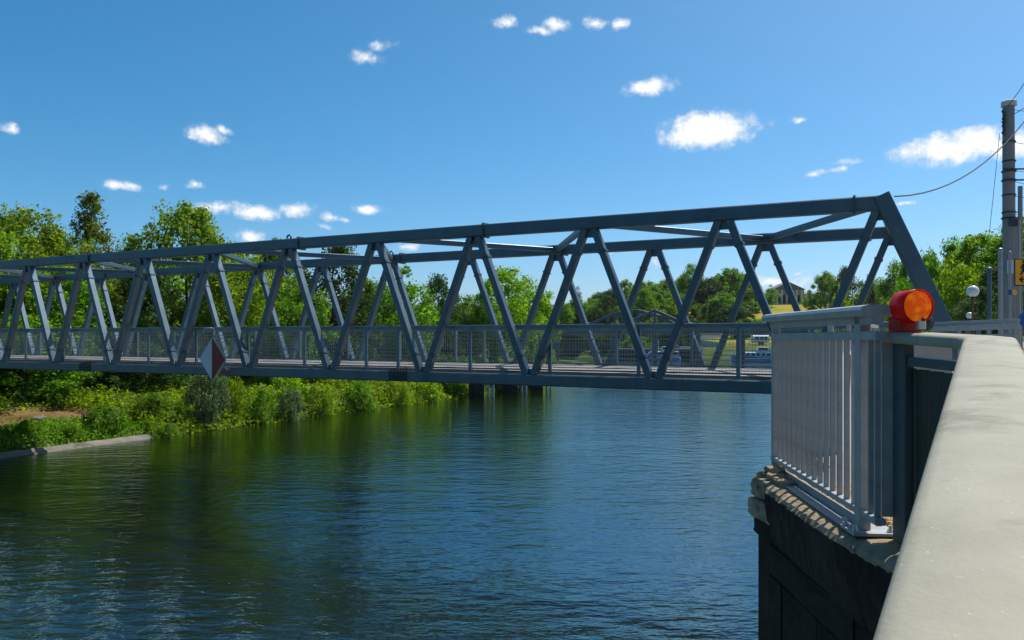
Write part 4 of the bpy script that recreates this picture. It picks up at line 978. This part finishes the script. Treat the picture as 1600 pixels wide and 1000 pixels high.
HT = [('mid0', 1082, 420, 34, 270, 'tall narrow tree left of the round ones on the hill'), ('mid1', 1138, 424, 36, 285, 'big round crowned tree on the hill top left of the stately house'), ('mid2', 1162, 432, 30, 290, 'round tree overlapping the big hill top tree from the right'),
      ('dark', 1106, 438, 30, 262, 'dark tree below the hill top trees'), ('mid0', 1130, 462, 36, 250, 'green tree on the slope below the hill top trees'), ('dark', 1148, 478, 30, 236, 'dark tree at the right edge of the yellow meadow'),
      ('mid1', 1060, 462, 30, 255, 'tree at the left edge of the yellow meadow'), ('purple', 1000, 456, 26, 250, 'reddish dark tree left of the hill'), ('mid2', 1022, 452, 34, 245, 'leafy green tree above the railway bridge truss'),
      ('dark', 945, 466, 24, 235, 'dark tree beyond the river bend right of the cypress'), ('mid0', 968, 480, 22, 240, 'small tree left of the railway bridge peak'), ('mid1', 925, 480, 24, 245, 'small round tree right of the cypress'), ('mid2', 880, 484, 26, 230, 'green tree beyond the bend left of the cypress'),
      ('young', 1206, 448, 14, 300, 'slim tree standing before the left wing of the stately house'), ('mid0', 1172, 470, 20, 280, 'tree on the slope left of the stately house'), ('mid1', 1182, 500, 24, 225, 'tree low on the slope above the moored boat'),
      ('dark', 1212, 500, 20, 225, 'dark tree low on the slope behind the railing corner'), ('bright', 1250, 486, 10, 290, 'small bush like tree on the meadow before the house'), ('mid2', 1290, 432, 34, 240, 'large tree hiding the right wing of the stately house'), ('dark', 1325, 425, 30, 220, 'dark tree right of the stately house'),
      ('mid0', 1360, 440, 30, 200, 'green tree behind the inclined end post'), ('purple', 1362, 462, 14, 150, 'small reddish shrub tree right of the last diagonal'), ('mid1', 1400, 420, 34, 170, 'tree between the last diagonals and the end post'), ('mid2', 1425, 410, 34, 140, 'green tree just right of the last diagonal behind the end post'), ('dark', 1060, 505, 22, 215, 'dark low tree by the yellow meadow'), ('mid0', 1100, 506, 16, 220, 'low tree at the foot of the yellow meadow')]
for a_ in HT: tree_px(*a_, GH)
for i in range(30):
    px = rt.uniform(700, 1010); D = rt.uniform(225, 330); x = (px-800)/F*D
    tree(rt.choice(['mid0', 'mid1', 'mid2', 'dark', 'plane0']), (x, D, hz(x, D)), rt.uniform(8, 12), rt.uniform(4, 6), 'tree in the belt beyond the river bend', 'tree belt beyond the river bend')
for i in range(26):
    px = rt.choice([rt.uniform(1010, 1200), rt.uniform(1265, 1600)]); D = rt.uniform(300, 390); x = (px-800)/F*D
    tree(rt.choice(['mid0', 'mid1', 'mid2', 'dark']), (x, D, hz(x, D)), rt.uniform(8, 12), rt.uniform(4, 6), 'tree in the wood along the hill top', 'wood along the hill top')
shore = []
for i in range(36):
    px = 872+i*8.8+rt.uniform(-4, 4); D = rt.uniform(183, 206) if px < 1080 else rt.uniform(205, 222); x = (px-800)/F*D
    if 1085 < px < 1145 or px > 1165: continue
    kd = rt.choice(['dark', 'dark', 'mid2']); shore.append((px, tree(kd, (x, D, hz(x, D)-.4), rt.uniform(4.5, 7.0), rt.uniform(2.2, 3.2), 'low', 'shrub trees along the far shore', name='shrub_tree'), 'dark shrub tree' if kd == 'dark' else 'green shrub tree'))
by_place(shore, 1023, 'on the far shore', 'the tall railway bridge peak')
GR = 'trees along the street on the right'
for a_ in [('bright', 1318, 470, 36, 34, 'light yellow green young tree behind the railing corner'), ('bright', 1360, 498, 22, 30, 'low light green bush like tree beside the warning lamp'), ('mid0', 1590, 352, 62, 58, 'tall leafy tree behind the utility mast'), ('plane1', 1535, 374, 56, 62, 'broad bright tree left of the utility mast'),
           ('mid2', 1490, 386, 46, 66, 'green tree right of the inclined end post'), ('plane0', 1500, 425, 44, 54, 'low bright tree beside the end post'), ('mid1', 1448, 402, 34, 80, 'tree seen past the right edge of the end post'), ('dark', 1558, 420, 36, 50, 'dark shady tree left of the utility mast'), ('dark', 1530, 452, 30, 46, 'dark shrub tree behind the globe lamps'), ('mid0', 1470, 448, 34, 60, 'low green tree at the foot of the end post'), ('mid1', 1640, 330, 70, 66, 'large tree at the right picture edge')]:
    tree_px(*a_, GR)

# the distant television tower
tw = Vector(((826-800)/F*2800, 2800, 0)); tz = hz(tw.x, tw.y); tp = EYE+(526-432)/F*2800
to = empty('broadcast_tower', (tw.x, tw.y, tz), 'thin concrete broadcast tower with basket far away on the horizon', 'tower')
b = MB(); b.lathe(Vector((tw.x, tw.y, tz-5)), [(6.0, 0), (4.2, (tp-tz)*.3), (3.2, (tp-tz)*.62)], Z, 16); b.build('shaft', M['tower'], to)
zb_ = tz+(tp-tz)*.58; b = MB(); b.lathe(Vector((tw.x, tw.y, zb_)), [(3.5, 0), (7, 4), (7.6, 12), (6.5, 15), (3, 17)], Z, 16); b.build('basket', M['roof'], to)
b = MB(); b.lathe(Vector((tw.x, tw.y, zb_+15)), [(2.2, 0), (1.5, (tp-zb_)*.5), (.8, tp-zb_-15)], Z, 8); b.build('antenna', M['tower'], to)

# ------------------------------------------------------------------ street things on the right
mD = 30.0; mx_ = (1576.5-800)/F*mD
um = empty('utility_mast', (mx_, mD, 4.0), 'tall grey concrete utility mast with bands and brackets at the right edge', 'mast')
def mz(py): return EYE+(526-py)/F*mD
b = MB(); b.tube((mx_+.02, mD, 4.0), (mx_-.02, mD, mz(163)), .24, .20, 20); b.build('shaft', M['mast'], um, False)
b = MB(); b.tube((mx_, mD, mz(166)), (mx_, mD, mz(159)), .27, .26, 20); b.lathe(Vector((mx_, mD, mz(159))), [(.26, 0), (.2, .05), (.05, .09)], Z, 20); b.build('head_cap', M['trim'], um)
b = MB(); b.bar((mx_+.12, mD, 4.0), (mx_+.12, mD, mz(343)), .52, .40, Vector((0, 1, 0)), .10); b.build('sleeve', M['mast'], um)
for py, r_ in ((222, .226), (252, .23), (268, .25), (282, .25), (305, .235), (332, .24), (341, .26)):
    b = MB(); b.lathe(Vector((mx_, mD, mz(py))), [(r_, -.03), (r_+.01, 0), (r_, .03)], Z, 20); b.build('band', M['bridge_dark'], um)
for py, x0, x1 in ((266, -.36, .5), (283, -.3, .4)):
    b = MB(); b.bar((mx_+x0, mD-.24, mz(py)), (mx_+x1, mD-.24, mz(py)), .05, .06); b.build('cross_arm', M['bridge_dark'], um)
b = MB()
for i in range(7): 
    z0 = mz(178+i*5.5); b.path([Vector((mx_-.2, mD-.05, z0)), Vector((mx_-.34+.05*(i % 3), mD-.1, z0+.08)), Vector((mx_-.30, mD-.2, z0-.06))], .022, 5)
    b.lathe(Vector((mx_-.30+.04*(i % 2), mD-.12, z0)), [(.03, 0), (.05, .04), (.03, .1)], Z, 8)
b.build('insulators', M['bridge_dark'], um)
b = MB(); b.box((mx_-.05, mD-.33, mz(350)), (.3, .12, .26)); b.build('junction_box', M['bridge_dark'], um)
b = MB(); b.box((mx_-.16, mD-.34, mz(418)), (.22, .06, .5)); b.build('notice_plate', M['white_paint'], um)
sp2 = P(1590, 0, 31); o = empty('steel_pole', (sp2.x, 31, 4.0), 'thin grey steel pole directly right of the utility mast', 'pole')
b = MB(); b.tube((sp2.x+.1, 31, 4.0), (sp2.x+.1, 31, EYE+(526-291)/F*31), .09, .085, 12); b.build('shaft', M['mast'], o)
b = MB()
for py in (341, 352): b.bar((sp2.x-.1, 31, EYE+(526-py)/F*31), (sp2.x+.9, 31, EYE+(526-py)/F*31), .06, .06)
b.build('bracket', M['bridge_dark'], o)
for px, top, D, r_, lab in ((1546, 420, 38, .10, 'thin dark blue grey post left of the mast'), (1563, 391, 27.5, .07, 'pale steel post just left of the mast sleeve'), (1578, 396, 27, .045, 'slim post in front of the mast sleeve')):
    x = (px-800)/F*D; o = empty('post', (x, D, 4.0), lab, 'post', 'posts beside the utility mast'); zt = EYE+(526-top)/F*D
    b = MB(); b.tube((x, D, 4.0), (x, D, zt), r_, n=12); b.build('shaft', M['galv'] if px != 1546 else M['bridge'], o)
    b = MB(); b.lathe(Vector((x, D, zt)), [(r_*1.2, 0), (r_*1.1, .05), (.01, .09)], Z, 10); b.build('cap', M['wire'], o)
    if px == 1578:
        b = MB(); b.box((x-.04, D-.06, EYE+(526-457)/F*D), (.13, .01, .17)); b.build('blue_sticker', M['blue_sign'], o)
        b = MB(); b.lathe(Vector((x+.12, D-.062, EYE+(526-457)/F*D)), [(.09, 0), (.09, .012)], Vector((0, -1, 0)), 16); b.build('round_sticker', M['yellow'], o)
# detour sign with a walking figure over an arrow
sD = 24.0; sc = P(1604, 425.5, sD); so = empty('detour_sign', (sc.x, sD, 4.0), 'orange yellow detour sign with walking figure and left arrow on the mast', 'sign')
b = MB(); b.box(sc, (.74, .03, .80)); b.build('panel', M['yellow'], so)
b = MB(); fr = .36
for x0, z0, x1, z1 in ((-.37, -.4, .37, -.4), (-.37, .4, .37, .4), (-.37, -.4, -.37, .4), (.37, -.4, .37, .4)): b.bar(sc+Vector((x0, -.012, z0)), sc+Vector((x1, -.012, z1)), .035, .03, Vector((0, 1, 0)), .002)
b.build('rim', M['bridge_dark'], so)
yy = -.022; fc = sc+Vector((-.10, yy, .12)); b = MB()
b.lathe(fc+Z*.2, [(.045, 0), (.045, .006)], Vector((0, -1, 0)), 14)
for x0, z0, x1, z1, t_ in ((0, .14, -.01, -.03, .085), (-.01, -.03, -.09, -.2, .045), (-.01, -.03, .06, -.2, .045), (0, .12, -.1, .0, .03), (0, .12, .09, .01, .03)): b.bar(fc+Vector((x0, -.004, z0)), fc+Vector((x1, -.004, z1)), .008, t_, Vector((0, -1, 0)).cross(Vector((x1-x0, 0, z1-z0))).normalized(), .001)
b.build('walking_figure', M['black'], so)
ac = sc+Vector((-.06, yy, -.22)); b = MB()
for x0, z0, x1, z1 in ((-.16, 0, .2, 0), (-.16, 0, -.06, .085), (-.16, 0, -.06, -.085)): b.bar(ac+Vector((x0, -.004, z0)), ac+Vector((x1, -.004, z1)), .008, .042, Vector((0, -1, 0)).cross(Vector((x1-x0, 0, z1-z0))).normalized(), .001)
b.build('arrow', M['black'], so)
b = MB(); b.tube((sc.x+.06, sD+.06, 4.0), (sc.x+.06, sD+.06, sc.z+.5), .035, n=10); b.build('post', M['galv'], so)
bs = P(1604, 499, 20); o = empty('blue_sign', (bs.x, 20, 4.0), 'round blue traffic sign low at the right picture edge', 'sign')
b = MB(); b.lathe(bs, [(.21, 0), (.21, .02)], Vector((0, -1, 0)), 24); b.build('disc', M['blue_sign'], o)
b = MB(); b.tube((bs.x, 20.05, 4.0), (bs.x, 20.05, bs.z+.25), .03, n=8); b.build('post', M['galv'], o)
ol = P(1601, 556, 12.5); o = empty('barricade_lamp', (ol.x, 12.5, 4.0), 'small orange and white barricade lamp low at the right picture edge', 'warning lamp')
b = MB(); b.lathe(ol+Vector((0, -.02, 0)), [(.09, -.05), (.10, 0), (.08, .05), (.03, .07)], Vector((-.2, -.98, 0)), 18); b.build('lens', M['orange'], o, True)
b = MB(); b.bar(ol+Vector((-.01, .06, -.12)), ol+Vector((-.01, .06, .10)), .14, .08, Vector((0, 1, 0))); b.build('housing', M['black'], o)
b = MB(); b.bar(Vector((ol.x, 12.56, 4.0)), ol+Vector((0, .06, -.1)), .06, .04, Vector((0, 1, 0))); b.build('stand', M['orange'], o)
for px, py, r_, D, lab in ((1520, 455, 9, 40, 'larger milky globe street lamp in front of the dark trees'), (1515, 493, 5.2, 43, 'smaller farther milky globe street lamp')):
    c = P(px, py, D); o = empty('globe_lamp', (c.x, D, 4.0), lab, 'street lamp', 'globe street lamps'); R_ = r_/F*D
    b = MB(); b.lathe(c, [(R_*math.sin(t_), -R_*math.cos(t_)) for t_ in np.linspace(.06, math.pi-.06, 14)], Z, 24); b.build('globe', M['globe'], o, True)
    b = MB(); b.lathe(c-Z*R_, [(.1, -.12), (.1, .02)], Z, 12); b.build('collar', M['bridge_dark'], o)
    b = MB(); b.tube((c.x, D, 4.0), (c.x, D, c.z-R_), .06, .05, 10); b.build('pole', M['wood'], o)
# overhead wires
def wire(p0, p1, sag, r_, label, n=14):
    b = MB(); pts = [p0.lerp(p1, i/n)-Z*(sag*4*(i/n)*(1-i/n)) for i in range(n+1)]; b.path(pts, r_, 5)
    tag(b.build('overhead_wire', M['black']), label, 'wire', 'overhead wires by the mast')
wire(P(1398, 307, 16.4), P(1640, 132, 22), .75, .016, 'sagging black wire running from the bridge portal corner up to the right')
wire(P(1575, 165, 29.8), P(1660, 20, 22), .2, .014, 'black wire climbing steeply from the mast top')
wire(P(1584, 178, 29.8), P(1680, 92, 24), .2, .014, 'black wire climbing from just below the mast top')
wire(P(1545, 372, 30), P(1562, 208, 30), .02, .010, 'thin hanging wire left of the mast')
for py, py2, lab in ((171, 174, 'uppermost short level wire right of the mast'), (222, 226, 'second short level wire right of the mast'), (266, 268, 'level wire at the cross arm'), (283, 294, 'falling wire below the cross arm'), (306, 308, 'lowest level wire right of the mast')):
    wire(P(1583, py, 29.8), P(1680, py2, 30), .1, .010, lab)

# ------------------------------------------------------------------ air
hb_ = MB(); hb_.box((0, 1900, 114), (9000, 5600, 236)); ho_ = hb_.build('haze', None)
m, t, o_ = mat('haze_air'); pv = t.nodes.new('ShaderNodeVolumePrincipled'); pv.inputs['Color'].default_value = (.82, .90, 1, 1); pv.inputs['Density'].default_value = .00006; pv.inputs['Anisotropy'].default_value = .2
t.links.new(pv.outputs[0], o_.inputs['Volume']); ho_.data.materials.append(m); tag(ho_, kind='stuff')
